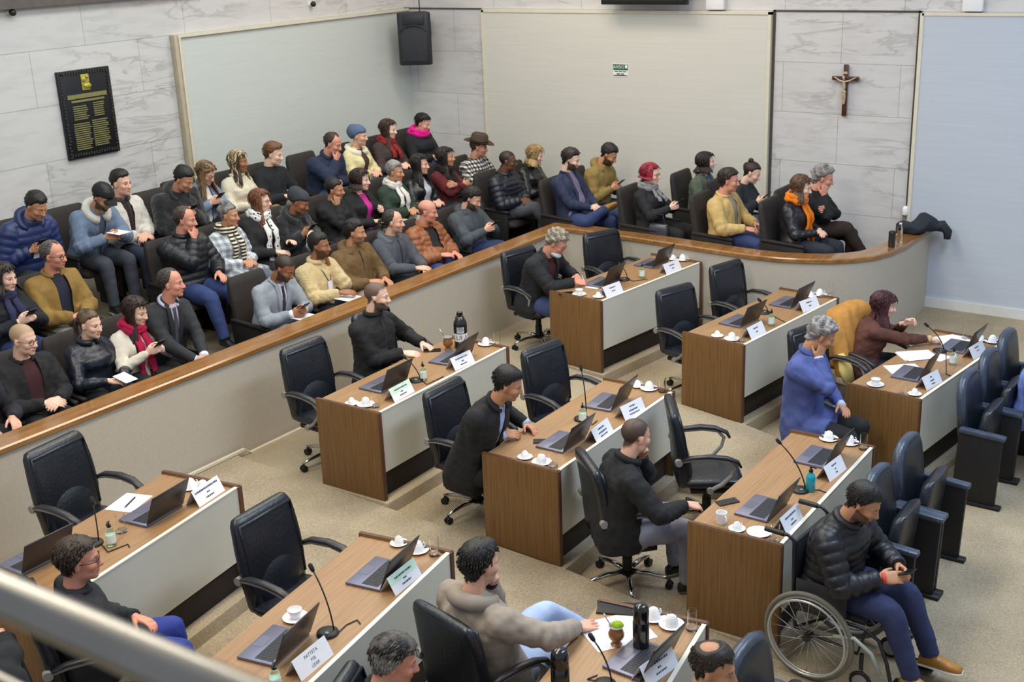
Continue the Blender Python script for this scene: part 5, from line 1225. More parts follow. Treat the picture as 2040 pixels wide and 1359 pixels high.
    for q in (1, -1):
        hp_, kn, an = L_[q]; d = L_['foot'][q]; d = d/np.linalg.norm(d); sh = (an-kn)/np.linalg.norm(an-kn); up = -sh+d*np.dot(sh, d); up /= np.linalg.norm(up); lat = np.cross(up, d); R = []
        for k, (x, ww, hh) in enumerate(((-.075, .035, .03), (-.07, .058, .06), (-.03, .072, .095), (.02, .078, .098), (.07, .084, .075), (.12, .092, .058), (.165, .082, .046), (.195, .05, .032))): R.append(sup(ww, hh, 14, 2.6, an+d*x+up*(hh/2-.075), lat, up))
        m2 = MB().rings(R); sho = m2.build('shoe', cl(shoes, 'leather'), body, smooth=180)
        if hopt.get('sole'): m2 = MB().rings([sup(ww*1.06, .018, 14, 2.6, an+d*x+up*(-.071), lat, up) for x, ww in ((-.08, .05), (-.06, .066), (.03, .082), (.12, .096), (.17, .086), (.2, .05))]); m2.build('sole', cl(hopt['sole']), sho, smooth=180)
    PEOPLE.append(body)
    Ry3 = Ry
    info = dict(body=body, loc=loc, R=Ry3, A=A, Hc=Hc, s=s, to=lambda v: loc+Ry3 @ np.array(v, float), head=Hp)
    return info
def legs_pts(kind, hz, ls):
    L = {}; F = {}; th, shn = .43*ls, .42*ls
    for q in (1, -1):
        hp = np.array([.02, q*.088, hz-.012])
        k, a, f = hp+np.array([th, q*.045, -.0]), None, np.array([1., q*.15, 0])
        if kind == 'sit': a = k+np.array([.03, 0, -shn])
        elif kind == 'out': a = k+np.array([.16, q*.02, -shn*.93])
        elif kind == 'back': a = k+np.array([-.14, 0, -shn*.93])
        elif kind == 'wide': k = hp+np.array([th*.93, q*.16, 0]); a = k+np.array([.04, q*.01, -shn])
        elif kind == 'crossR':
            if q < 0: k = hp+np.array([th*.95, .09, .09]); a = k+np.array([.2, .11, -shn*.84]); f = np.array([.8, .25, -.45])
            else: a = k+np.array([.0, 0, -shn])
        elif kind == 'crossL':
            if q > 0: k = hp+np.array([th*.95, -.09, .09]); a = k+np.array([.2, -.11, -shn*.84]); f = np.array([.8, -.25, -.45])
            else: a = k+np.array([.0, 0, -shn])
        elif kind == 'shiftL': k = hp+np.array([th, q*.0+.10, 0]); a = k+np.array([-.1, .04, -shn*.95])
        elif kind == 'crossFar':
            if q > 0: k = hp+np.array([th*1.04, -.02, .13]); a = k+np.array([.33, -.05, -shn*.6]); f = np.array([.8, -.2, -.2])
            else: a = k+np.array([.0, 0, -shn])
        elif kind == 'figure4R':
            if q < 0: k = hp+np.array([th*.8, -.2, .06]); a = hp+np.array([th*.92, .16, .14]); f = np.array([.5, .8, .1])
            else: a = k+np.array([.0, 0, -shn])
        a[2] = max(a[2], .085) if kind not in ('figure4R',) else a[2]
        L[q] = (hp, k, a); F[q] = f
    L['foot'] = F; return L
# ------------------------------------------------------------------ gallery seats
def gallery_seat():
    t = thing('gallery_seat', 'x', 'seat'); R = []
    for z, w_, th in ((.36, .46, .05), (.40, .48, .085), (.55, .49, .10), (.75, .49, .09), (.92, .48, .075), (.985, .45, .055), (1.0, .40, .025)): R.append(sup(w_, th, 24, 5, (-.20-.16*(z-.4), 0, z), (0, 1, 0), (1, 0, .15)))
    MB().rings(R).build('backrest', M_GALSEAT, t, smooth=60); R = []
    for x, w_, zt, zb in ((-.2, .44, .43, .36), (-.15, .47, .445, .345), (.1, .48, .455, .345), (.24, .47, .45, .355), (.28, .42, .425, .37)): R.append(sup(w_, zt-zb, 24, 4, (x, 0, (zt+zb)/2), (0, 1, 0), (0, 0, 1)))
    MB().rings(R).build('seat', M_GALSEAT, t, smooth=60)
    for s in (-1, 1):
        p = MB().prism([(-.2, .1), (.22, .1), (.24, .55), (-.26, .58)], 0, .03); p.v[0] = np.stack([p.v[0][:, 0], s*.268-.015+p.v[0][:, 2], p.v[0][:, 1]], 1); sp = p.build('side_panel', M_GALSIDE, t, bevel=.006)
        MB().box((-.0, s*.268, .585), (.50, .05, .035), rot=rotm(0, 3)).build('armrest', M_GALSIDE, sp, bevel=.012); MB().box((0, s*.268, .05), (.3, .04, .1)).build('foot', M_BLACK, sp)
    return t
GS = gallery_seat(); GSN = [0]
GPOS = []
def gseat(x, y, z, label, rz=0, empty=True):
    if empty and any(abs(q[1]-y) < .5 and abs(q[0]-x) < .6 for q in GPOS): return
    GPOS.append((x, y)); o = place(GS, GSN[0], (x, y, z), rz, label, 'gallery seats'); GSN[0] += 1; return o
# ------------------------------------------------------------------ the public in the gallery
def seated(lab, seatlab, head, root, fz, **k):
    i = person(lab, head, root, fz, **k); l = i['loc']; gseat(l[0]-.03, l[1], fz, 'dark gallery seat '+seatlab, 0, False); return i
def held_phone(i, label, dz=.035, fx=.085, tilt=50):
    A = i['A']; c = (A[1][2]+A[1][3]*fx+A[-1][2]+A[-1][3]*fx)/2+np.array([.01, 0, dz]); t = thing('phone', label, 'phone', i['to'](c)); t.rotation_euler = (0, -math.radians(90-tilt), i['body'].rotation_euler.z)
    MB().box((0, 0, 0), (.15, .073, .009)).build('case', M_BLACK, t, bevel=.003); MB().box((-.0, 0, -.005) if False else (0, 0, .005), (.14, .066, .001)).build('display', M_SCREEN, t); return t
def held_paper(i, label, w_=.15, h_=.2, fx=.11, dz=.02, tilt=30, col=None, q=None):
    A = i['A']; c = (A[1][2]+A[1][3]*fx+A[-1][2]+A[-1][3]*fx)/2 if q is None else A[q][2]+A[q][3]*fx
    t = thing('paper_sheet', label, 'paper', i['to'](c+np.array([.02, 0, dz]))); t.rotation_euler = (0, math.radians(tilt-20), i['body'].rotation_euler.z); MB().box((0, 0, 0), (h_, w_, .003)).build('page', col or M_PAPER, t, smooth=0)
F1, F2, F3, FB = .53, .83, 1.13, .73
X1, X2, X3 = ('x', -2.05), ('x', -2.95), ('x', -3.85)
# -- last row under the wall
i = seated('person in a blue hooded puffer jacket looking down at a phone', 'under the man in the blue puffer jacket', (73, 410), ('x', -3.95), F3, lean=14, slump=22, hd=(8, 30, 0), arms='phone', top=('puffer', '#263362'), collar=('hood', '#24305c'), hair=('short', '#17120f'), skin='tan', badge=True, eyes=False, trousers='#22242c', w=1.1); held_phone(i, 'dark phone in the hands of the person in blue puffer jacket')
i = seated('person in a denim jacket and black cap reading a paper', 'under the man in the black cap', (206, 393), ('x', -3.95), F3, lean=16, slump=22, hd=(5, 34, 0), arms={'L': ((.44, .05, .80), (.9, -.3, .1), (.2, .8, .5)), 'R': ((.42, -.07, .78), (.9, .3, .1), (.2, -.8, .5))}, top=('thick', '#6a7a92'), cut=(.1, .02, .05), shirt='#55606e', collar=('fur', '#d7d3c4'), hair=('short', '#15110f'), hat=('cap', '#121214'), beard=.9, skin='tan', eyes=False, trousers='#3c4049', legcol='denim', shoes='#1b1b1d', hopt={'sole': '#e4e4e0'}); held_paper(i, 'folded paper held by the person in the black cap', tilt=20)
i = seated('person in a white fleece jacket with dark trim, short black hair', 'under the man in white fleece', (242, 364), X3, F3, hd=(10, 4, 0), arms='lap', top=('fleece', '#d5cdc2'), cut=(.15, .02, .06), shirt='#2a2224', collar=('stand', '#4a3530'), hair=('short', '#15110f'), skin='light', trousers='#23283a', zip_='#3a2c2a')
i = seated('person in a black hooded jacket looking down beside the denim clad woman', 'under the man in black hooded jacket', (367, 357), ('x', -3.78), F3, lean=8, slump=18, hd=(12, 30, 0), arms='phone', top=('fleece', '#17171a'), collar=('hood', '#151518'), hair=('short', '#120f0e'), skin='tan', eyes=False, trousers='#1e2744', w=1.15); held_phone(i, 'phone in the hands of the person in black hooded jacket')
i = seated('person in a light denim jacket and glasses with long fair hair', 'under the woman in denim jacket', (411, 345), ('x', -3.98), F3, lean=2, slump=14, fem=True, hd=(10, 26, 0), arms='phone', top=('thick', '#7888a2'), cut=(.05, .04, .06), shirt='#e6e2da', glasses='#2b1d18', hair=('long', '#4a3526', '#8d6b46'), skin='light', eyes=False, hopt={'len': .24}); held_phone(i, 'small phone held by the woman in denim jacket')
i = seated('person with blond and dark braids in a cream knit sweater', 'under the woman with braids', (476, 322), X3, F3, fem=True, hd=(25, 2, 0), arms='lap', top=('knit', '#d8cdb6'), collar=('turtle', '#d8cdb6'), hair=('long', '#3a2b20', '#d6bb8c'), skin='brown', hopt={'len': .26, 'r': .012, 'n': 70}, trousers='#6e655a')
i = seated('young person with short auburn hair in a black sweater and khaki trousers', 'under the young man in black sweater', (546, 315), X3, F3, hd=(26, 14, 0), arms={'L': 'thigh', 'R': 'lap'}, top=('sweater', '#1a1c20'), hair=('quiff', '#6b4426'), skin='fair', trousers='#8d7c5f', legs='wide')
i = seated('balding person in a navy jacket resting the chin on a hand', 'under the man in navy jacket', (664, 286), X3, F3, lean=8, slump=18, hd=(16, 20, 0), arms={'R': 'mouth', 'L': 'lap'}, top=('thick', '#1f2942'), collar=('stand', '#1f2942'), hair=('receding', '#3a2b24'), skin='ruddy', trousers='#37518f', legcol='denim', w=1.12)
i = seated('person in a blue grey beanie and pale yellow coat', 'under the woman in pale yellow coat', (716, 278), X3, F3, fem=True, hd=(22, 6, 0), arms='lap', top=('coat', '#d9cc9c'), cut=(.05, .03, .06), shirt='#3b2b25', collar=('fur', '#e6dec4'), hair=('sleek', '#2a1d18'), hat=('wrap', '#51617e'), skin='light', trousers='#6f82ad', legcol='denim')
i = seated('person with long brown hair, red scarf and dark brown coat', 'under the woman in red scarf', (775, 262), X3, F3, fem=True, hd=(18, 8, 0), arms='lap', top=('coat', '#3b2e2c'), scarf=('#8e2222', .35), hair=('long', '#3a2218'), skin='fair', hopt={'len': .3}, trousers='#3d5590')
i = seated('person in a bright pink scarf and black coat under the loudspeaker', 'under the person in bright pink scarf', (843, 247), X3, F3, hd=(14, 22, 0), fem=True, arms='lap', top=('coat', '#17191d'), scarf=('#e6178c', .0, 1.25), hair=('sleek', '#17120f'), skin='light', eyes=False, hopt={'bun': (-.09, 0, .05)}, trousers='#3a4f8a', w=1.15)
gseat(-3.9, -2.78, F3, 'dark gallery seat empty between white fleece and black hooded jacket'); gseat(-3.9, .18, F3, 'dark gallery seat empty beside the young man in black sweater'); gseat(-3.9, -4.98, F3, 'dark gallery seat empty at the wall end past the blue puffer jacket')
# -- middle row
i = seated('person in a dark navy scarf with a pale shawl at the frame edge', 'under the woman in navy scarf', (10, 552), X2, F2, fem=True, hd=(15, 8, 0), arms='phone', top=('coat', '#191b24'), scarf=('#2c3152', .8), hair=('long', '#2b1f1a'), skin='fair', hopt={'len': .12}, trousers='#2c3f72', legcol='denim'); held_phone(i, 'phone in the hands of the woman in navy scarf')
i = seated('person in an olive brown jacket, glasses and grey hair, hands clasped', 'under the man in olive brown jacket', (108, 508), X2, F2, hd=(22, 6, 0), arms='clasp', top=('thick', '#8a6c34'), cut=(.0, .05, .07), shirt='#1c2033', collar=('collar', '#8a6c34'), hair=('receding', '#5a524c'), beard=.25, glasses='#3a1d15', skin='ruddy', trousers='#8f8b88', w=1.1)
i = seated('person in a black padded jacket covering the mouth with a hand', 'under the man in black padded jacket', (370, 437), X2, F2, hd=(28, 8, 0), arms={'R': 'mouth', 'L': 'thigh'}, top=('puffer', '#16181d'), collar=('stand', '#16181d'), hair=('receding', '#4a3a32'), skin='ruddy', trousers='#2b3b6a', legcol='denim', w=1.18, legs='out', shoes='#141416')
i = seated('person in a grey checked poncho and striped scarf with grey hair', 'under the woman in checked poncho', (456, 428), X2, F2, fem=True, hd=(25, 6, 0), arms='lap', top=('coat', 'plaid'), scarf=('stripes', 1.0), hair=('tied', '#4c4a4a', '#85807c'), skin='tan', hopt={'bun': (-.06, 0, .105), 'bunr': .04}, trousers='#5f6470', w=1.0, long_coat=.8)
i = seated('person with long auburn hair, glasses and spotted white scarf', 'under the woman in spotted scarf', (520, 400), X2, F2, fem=True, hd=(22, 2, 0), arms={'L': ((.3, .1, .78), (.9, -.2, .2)), 'R': 'lap'}, top=('thick', '#1c191b'), scarf=('dots', 1.0, 1.1), glasses='#8a3a34', hair=('long', '#5d3620', '#7a4a2c'), skin='fair', hopt={'len': .3, 'wave': .004}, trousers='#1d1d20')
i = seated('person in a dark headwrap and black furry jacket using a phone', 'under the woman in dark headwrap', (598, 402), X2, F2, fem=True, lean=4, slump=16, hd=(18, 26, 0), arms='phone', top=('fleece', '#17171b'), collar=('fur', '#121214'), hair=('tied', '#17120f'), hat=('wrap', '#34343c'), skin='brown', eyes=False); held_phone(i, 'black phone held by the woman in dark headwrap')
i = seated('person in black with tied dark hair and a hand on the cheek', 'under the woman with hand on cheek', (668, 382), X2, F2, fem=True, hd=(22, 10, 10), arms={'L': 'lap', 'R': 'cheek'}, top=('thick', '#17171a'), hair=('tied', '#17120f'), skin='tan', hopt={'bun': (-.1, 0, .02)})
i = seated('person with dark hair, pink blouse and open black jacket', 'under the woman in pink blouse', (719, 358), X2, F2, fem=True, hd=(20, 4, 0), arms={'L': 'phone', 'R': 'lap'}, top=('thick', '#19171a'), cut=(.0, .045, .06), shirt='#c12a8f', hair=('bob', '#2a1714'), skin='fair', hopt={'len': .08})
i = seated('person with short grey hair, white scarf and dark green jacket', 'under the woman in green jacket', (788, 348), X2, F2, fem=True, hd=(18, 6, 0), arms='lap', top=('thick', '#25382d'), scarf=('#dcd9d0', .7), hair=('short', '#6c6866', '#98938e'), skin='tan', trousers='#c9c2b2')
i = seated('person with long dark hair in black leather jacket and pale sweater', 'under the woman in leather jacket', (838, 336), X2, F2, fem=True, hd=(20, 2, 0), arms='lap', top=('leather', '#18191c'), cut=(.0, .06, .06), shirt='#b9bdc6', hair=('long', '#1d1613'), skin='light', hopt={'len': .25}, trousers='#2a3a68', legcol='denim')
i = seated('person with long black hair in a dark red jacket, arms folded', 'under the woman in dark red jacket', (889, 318), X2, F2, fem=True, hd=(24, 0, 0), arms='fold', top=('sweater', '#5c1a20'), scarf=('#1a1416', .5), hair=('long', '#1d1512'), skin='tan', hopt={'len': .3})
i = seated('person in a brown felt hat and black and white checked shirt', 'under the man in brown felt hat', (955, 300), X2, F2, hd=(28, 12, 0), arms='phone', top=('thick', 'check'), hair=('short', '#4a3626'), hat=('hat', '#4b3a2c'), skin='ruddy', beard=.2, trousers='#2b3a5c', w=1.05); held_phone(i, 'phone held by the person in brown felt hat')
p = i['to']((.2, -.22, .50)); t = thing('tote_bag', 'green bag on the lap of the person in felt hat', 'bag', p, .2); mb = MB(); R = [sup(w_, th, 20, 4, (0, 0, z), (0, 1, 0), (1, 0, 0)) for z, w_, th in ((0, .2, .06), (.03, .26, .11), (.2, .27, .12), (.3, .25, .05))]; mb.rings(R); mb.build('body', cl('#35553d', 'cloth'), t, smooth=60); MB().tube([(.03, -.08, .29), (.03, -.06, .4), (.03, .06, .4), (.03, .08, .29)], .01, 8).build('handle', cl('#2c4733'), t)
# -- front row along the rail
i = seated('person bald with glasses in a black coat and maroon shirt', 'under the bald man in glasses', (48, 676), X1, F1, hd=(18, 8, 0), arms='clasp', top=('coat', '#1a1a1c'), cut=(.0, .06, .07), shirt='#3d1820', collar=('collar', '#1a1a1c'), hair=('buzz', '#a98d6c'), glasses='#2b1a17', skin='fair', brow=.3, beard=.12, w=1.12)
i = seated('person with a ponytail in a dark leather jacket holding a notebook', 'under the woman with ponytail', (182, 657), X1, F1, fem=True, hd=(12, 8, 0), arms={'L': ((.30, .07, .70), (.8, -.4, 0)), 'R': ((.30, -.07, .69), (.8, .4, 0))}, top=('leather', '#1b1f2b'), collar=('stand', '#1b1f2b'), hair=('tied', '#3c2c20', '#6a5238'), skin='fair', hopt={'tail': .22}); held_paper(i, 'small white notebook held over the rail by the woman with ponytail', .12, .17)
i = seated('person with long straight dark hair, cream cardigan and crimson scarf', 'under the woman in cream cardigan', (272, 622), X1, F1, fem=True, lean=-2, hd=(16, 14, 0), arms='phone', top=('sweater', '#d8d0c0'), scarf=('#b31447', 1.0, 1.05), hair=('long', '#2a1712'), skin='fair', hopt={'len': .32, 'wave': 0}, w=1.0); held_phone(i, 'phone in the hands of the woman in cream cardigan')
i = seated('person in a dark suit and striped tie with hands clasped over the rail', 'under the man in dark suit', (342, 563), X1, F1, lean=6, slump=14, hd=(30, 2, 0), arms={'L': ((.46, .05, .66), (.6, -.7, 0), (.3, .5, .8)), 'R': ((.46, -.05, .66), (.6, .7, 0), (.3, -.5, .8))}, top=('suit', '#25272b'), cut=(.16, .015, .06), lapel=True, shirt='#c4bfd6', tie='#4a4656', collar=('collar', '#c4bfd6'), cuff='#dcdce6', hair=('receding', '#3a3531'), skin='ruddy', w=1.02)
i = seated('person in a light grey suit with short beard checking a phone', 'under the man in light grey suit', (568, 542), X1, F1, lean=6, slump=16, hd=(14, 32, 0), arms={'L': ((.38, .05, .72), (.8, -.4, .2), (.4, .7, .2)), 'R': ((.36, -.08, .70), (.8, .4, .2), (.4, -.7, .2))}, hands=('grip', 'grip'), top=('suit', '#8f969e'), cut=(.14, .02, .065), lapel=True, shirt='#cfc9dd', tie='#2e2a30', cuff='#e4e4ee', hair=('buzz', '#1a1411'), beard=.85, skin='brown', eyes=False, w=1.1, trousers='#8f969e', watch=('#b9a25a', 1)); held_phone(i, 'phone in the hands of the man in light grey suit')
def lap_paper(i, label, x=.38, y=0, w_=.21, h_=.3, z=.665): t = thing('paper_sheet', label, 'paper', i['to']((x, y, z)), .3); t.rotation_euler = (0, .12, .3); MB().box((0, 0, 0), (h_, w_, .003)).build('page', M_PAPER, t, smooth=0)
lap_paper(i, 'white paper on the knees of the man in light grey suit')
i = seated('person in a cream fleece with white badge, fist at the chin', 'under the man in cream fleece', (637, 492), X1, F1, hd=(22, 4, 0), arms={'L': 'chin', 'R': ((.32, -.04, .72), (.8, .5, 0))}, top=('fleece', '#cdb584'), collar=('stand', '#cdb584'), hair=('short', '#15110e'), beard=.8, skin='brown', badge=True); lap_paper(i, 'white paper on the knees of the man in cream fleece')
i = seated('person in an olive brown quilted jacket with thick black hair', 'under the man in olive quilted jacket', (708, 462), X1, F1, hd=(26, 6, 0), arms={'L': 'thigh', 'R': 'lap'}, top=('thick', '#6a5230'), collar=('hood', '#6a5230'), zip_='#2c2218', hair=('medium', '#17120f'), beard=.5, skin='tan', w=1.18, trousers='#a5977c', hopt={'len': 0})
i = seated('person in a grey hooded sweatshirt with receding dark hair', 'under the man in grey hooded sweatshirt', (785, 442), X1, F1, hd=(24, 4, 0), arms={'L': ((.38, .05, .68), (.7, -.5, 0)), 'R': ((.38, -.06, .70), (.7, .5, 0))}, top=('thick', '#4b4e56'), collar=('hood', '#5d6168'), zip_='#33353b', hair=('receding', '#3b342f'), beard=.3, skin='light', hopt={'tail': .08})
i = seated('bald person in a rust brown padded jacket and black shirt', 'under the bald man in brown padded jacket', (853, 422), X1, F1, hd=(20, 10, 0), arms={'L': 'thigh', 'R': 'lap'}, top=('puffer', '#8f5632'), cut=(-.02, .07, .08), shirt='#202226', collar=('stand', '#8f5632'), hair=('bald', '#6a5348'), skin='ruddy', belly=.08, w=1.12, trousers='#2e3f78', legcol='denim')
i = seated('person with dark beard in a charcoal jacket reading a phone', 'under the bearded man in charcoal jacket', (942, 406), X1, F1, lean=-10, hd=(14, 26, 0), arms='phone', top=('thick', '#454b52'), collar=('hood', '#3d4248'), hair=('medium', '#1a1411'), beard=.9, skin='light', eyes=False, hopt={'len': 0}, w=1.12, trousers='#27355c', legcol='denim', legs='crossR'); held_phone(i, 'phone held by the bearded man in charcoal jacket')
i = seated('person at the frame edge in a dark jacket, one hand showing', 'at the frame edge past the bald man', (-62, 742), X1, F1, hd=(10, 0, 0), arms='thigh', top=('thick', '#2a2632'), hair=('short', '#17120f'), skin='light')
gseat(-2.08, -3.5, F1, 'dark gallery seat empty between the dark suit and light grey suit')
# -- back gallery behind the curved rail, pairs one behind another
i = seated('person in a black padded coat and glasses with shaved head', 'under the man in black padded coat', (1013, 328), ('y', 1.3), FB, hd=(24, 6, 0), arms='lap', top=('puffer', '#1b1f29'), collar=('stand', '#1b1f29'), shirt='#d0d0d6', hair=('buzz', '#17120f'), glasses='#1a1a1a', skin='dark', legs='crossR', trousers='#4a4c55', w=1.1)
i = seated('person with blond hair in a black leather jacket', 'under the blond woman in leather jacket', (1067, 312), ('y', 1.95), FB, fem=True, hd=(24, 16, 0), arms='lap', top=('leather', '#1c1d20'), collar=('stand', '#1c1d20'), hair=('bob', '#b39762', '#8a6f45'), skin='fair', hopt={'len': .12})
i = seated('bearded person in a navy blazer and lilac shirt, tan shoe raised', 'under the man in navy blazer', (1139, 317), ('y', 1.3), FB, lean=-12, hd=(14, 16, 0), arms='clasp', top=('suit', '#222b47'), cut=(-.02, .08, .07), lapel=True, shirt='#7d7193', hair=('medium', '#2c1d17'), beard=.95, skin='fair', belly=.05, w=1.14, trousers='#2b3a66', legcol='denim', legs='figure4R', shoes='#a0763c', hopt={'len': 0})
i = seated('person with dark beard in a khaki jacket looking down', 'under the man in khaki jacket', (1214, 308), ('y', 1.95), FB, lean=2, slump=16, hd=(8, 30, 0), arms='phone', top=('thick', '#8c7440'), collar=('hood', '#8c7440'), hair=('short', '#15110f'), beard=.9, skin='tan', eyes=False, w=1.08, trousers='#2f3f68'); held_phone(i, 'phone held by the man in khaki jacket')
i = seated('person with crimson dyed hair, grey scarf and black coat', 'under the woman with crimson hair', (1297, 347), ('y', 1.3), FB, fem=True, lean=-12, hd=(10, 4, 0), arms='phone', top=('coat', '#17171b'), scarf=('#8c8a8c', .2), hair=('bob', '#7c1a2e', '#9a2038'), glasses='#3a1a1a', skin='fair', hopt={'len': .02}, trousers='#161619'); held_phone(i, 'phone held by the woman with crimson hair')
p = i['to']((.22, -.24, .46)); t = thing('handbag', 'dark grey handbag at the side of the woman with crimson hair', 'bag', p, 0); R = [sup(w_, th, 20, 4, (0, 0, z), (1, 0, 0), (0, 1, 0)) for z, w_, th in ((0, .18, .06), (.02, .23, .1), (.15, .24, .1), (.19, .22, .05))]; MB().rings(R).build('body', cl('#3c3c44', 'leather'), t, smooth=60); MB().tube([(-.08, 0, .18), (-.05, 0, .30), (.05, 0, .30), (.08, 0, .18)], .008, 8).build('strap', cl('#222226', 'leather'), t)
i = seated('person with wavy dark hair in an olive green jacket', 'under the woman in olive green jacket', (1407, 327), ('y', 2.32), FB, fem=True, hd=(28, -2, 0), arms='lap', top=('thick', '#4f5a4a'), cut=(.15, .02, .05), shirt='#3f6bb0', collar=('collar', '#4f5a4a'), hair=('long', '#1f1613'), skin='fair', badge=True, hopt={'len': .1, 'n': 44})
i = seated('person in a mustard tan jacket with dark hair near the rail', 'under the man in mustard tan jacket', (1453, 359), ('y', 1.3), FB, lean=-8, hd=(16, 8, 0), arms='thigh', top=('coat', '#c2a468'), cut=(.0, .05, .06), shirt='#9a8f80', collar=('collar', '#c2a468'), hair=('medium', '#2a1a13'), skin='ruddy', hopt={'len': 0}, w=1.15, trousers='#2b3860', legcol='denim')
i = seated('person with a topknot in a dark jacket using a phone', 'under the woman with topknot', (1499, 344), ('y', 2.0), FB, fem=True, lean=2, slump=16, hd=(10, 24, 0), arms='phone', top=('thick', '#1d2229'), hair=('tied', '#2a1a14'), skin='fair', eyes=False, hopt={'bun': (-.075, 0, .115), 'bunr': .032}, trousers='#7f97c4', legcol='denim'); held_phone(i, 'phone held by the woman with topknot')
i = seated('person with brown hair, black leather jacket and orange scarf', 'under the woman in orange scarf', (1598, 372), ('y', 1.35), FB, fem=True, hd=(8, 14, 0), arms='lap', top=('leather', '#1e1f23'), scarf=('#e57a12', 1.25, 1.1), hair=('long', '#4a3222', '#6b4a30'), skin='fair', hopt={'len': .14, 'n': 50}, trousers='#1f2430')
i = seated('person with curly grey hair in black covering the face with a hand', 'under the grey curly haired person', (1641, 364), ('y', 1.95), FB, lean=2, slump=12, hd=(18, 16, 0), arms={'R': 'cheek', 'L': 'fold'}, top=('coat', '#141416'), hair=('curly', '#77726d', '#8e8984'), skin='ruddy', trousers='#2d2019', legs='crossR', hopt={'len': 0}, w=1.08, shoes='#15151a')
# ------------------------------------------------------------------ coat, flask and bottle on the end of the rail
c = onz((1832, 462), 1.262); t = thing('dark_coat', 'dark blue coat draped over the end of the wooden rail', 'coat', c, .75)
mb = MB(); R = []
for u in np.linspace(-1, 1, 15):
    k = (1-u*u)**.5+.02; a = np.linspace(0, 2*PI, 22)[:-1]; hh = .15*k*(1+.25*math.sin(u*5)); R.append(np.stack([u*.26+.02*np.sin(a*3+u*4), .15*k*np.cos(a)+.02*math.sin(u*6), np.maximum(0, hh*(.55+.55*np.sin(a)))], 1))
mb.rings(R); mb.v[0] = mb.v[0]+.008*fbm(mb.v[0], 40, 3)[:, None]*np.array([1, 1, 1]); mb.v[0][:, 2] = np.maximum(mb.v[0][:, 2], .001); mb.build('body', cl('#20262f', 'cloth'), t, smooth=180)
mb = MB().tube([(.12, -.04, .08), (.22, -.08, .08), (.28, -.1, .0), (.27, -.11, -.08)], [.06, .075, .07, .05], 14, flat=.7); mb.v[0] = mb.v[0]+.006*fbm(mb.v[0], 50, 4)[:, None]; mb.build('sleeve', cl('#20262f', 'cloth'), t, smooth=180)
c = onz((1776, 492), 1.262); t = thing('travel_mug', 'steel and black travel mug standing on the rail end', 'mug', c); MB().lathe([(0, 0), (.033, 0), (.036, .01), (.036, .14)], 20).build('body', mat('dark_steel', '#4d4644', .3, .7, var=0), t, smooth=50); MB().lathe([(.037, .14), (.037, .165), (.03, .172), (0, .173)], 20, cap=False).build('lid', M_BLACK, t, smooth=50)
c = onz((1792, 482), 1.262); t = thing('water_bottle', 'clear water bottle behind the travel mug on the rail', 'bottle', c); MB().lathe([(0, 0), (.03, 0), (.031, .14), (.014, .18), (.014, .195)], 18).build('bottle', M_GLASS, t, smooth=50); MB().lathe([(.015, .195), (.015, .21), (0, .211)], 12, cap=False).build('cap', M_WHITE, t, smooth=50)
p = np.array([-2.55, -1.95, F2+.50]); t = thing('shoulder_bag', 'black leather bag with white handle beside the spotted scarf', 'bag', (p[0], p[1], p[2]-.02), .3); R = [sup(w_, th, 20, 4, (0, 0, z), (0, 1, 0), (1, 0, 0)) for z, w_, th in ((0, .22, .1), (.03, .28, .16), (.18, .27, .15), (.24, .24, .06))]; MB().rings(R).build('body', cl('#1c1c20', 'leather'), t, smooth=60); MB().tube([(.02, .11*math.cos(a), .22+.15*math.sin(a)) for a in np.linspace(0, PI, 12)], .011, 8).build('handle', cl('#d9d5cc'), t, smooth=180)
# ------------------------------------------------------------------ theatre seats on the main floor
M_TL = mat('blue_black_leather', '#1f242d', .35, var=.1, bump=.2, bscale=50); M_TLT = mat('leather_highlight_tone', '#3d4656', .32, var=.15, bump=.15, bscale=50); M_TS = mat('black_side_board', '#131215', .55, var=.15)  # lighter leather tone paints the highlight on top edges and armrests
MF = .04
def theatre_seat(z):
    t = thing('theatre_seat', 'x', 'seat'); R = []
    for zz, w_, th in ((.42, .42, .06), (.46, .47, .10), (.62, .49, .115), (.8, .485, .11), (.92, .45, .095), (.985, .37, .075), (1.005, .26, .04)): R.append(sup(w_, th, 28, 3.6, (-.03-.12*(zz-.42), 0, zz), (0, 1, 0), (1, 0, .15)))
    b = MB().rings(R).build('backrest', M_TL, t, smooth=60)
    P = [(-.03-.12*(.46-.42)+.03*0, s, zz) for s, zz in ((-.225, .62), (-.226, .78), (-.214, .90), (-.17, .975), (-.09, 1.004), (0, 1.01), (.09, 1.004), (.17, .975), (.214, .90), (.226, .78), (.225, .62))]
    P = [(-.03-.12*(p[2]-.42), p[1], p[2]) for p in P]; MB().tube(P, .032, 10, flat=1.2).build('edge_roll', M_TLT, b, smooth=180)
    R = [sup(w_, th, 24, 4, (.06+.02*k, 0, zz), (0, 1, 0), (1, 0, 0)) for k, (zz, w_, th) in enumerate(((.36, .38, .05), (.39, .44, .1), (.6, .45, .11), (.76, .42, .09), (.79, .34, .05)))]
    MB().rings(R).build('seat', M_TL, t, smooth=60)                                     # folded up
    for s in (-1, 1):
        p = MB().prism([(-.08, .02), (.26, .02), (.28, .60), (-.06, .62)], 0, .04); p.v[0] = np.stack([p.v[0][:, 0], s*.28-.02+p.v[0][:, 2], p.v[0][:, 1]], 1); sp = p.build('side_panel', M_TS, t, bevel=.006)
        MB().box((.12, s*.28, .625), (.36, .075, .04), rot=rotm(0, 3)).build('armrest', M_TLT, sp, bevel=.014); MB().box((.1, s*.28, .015), (.42, .07, .03)).build('foot', M_BLACK, sp, bevel=.008)
    return t
TS = theatre_seat(0); TN = [0]
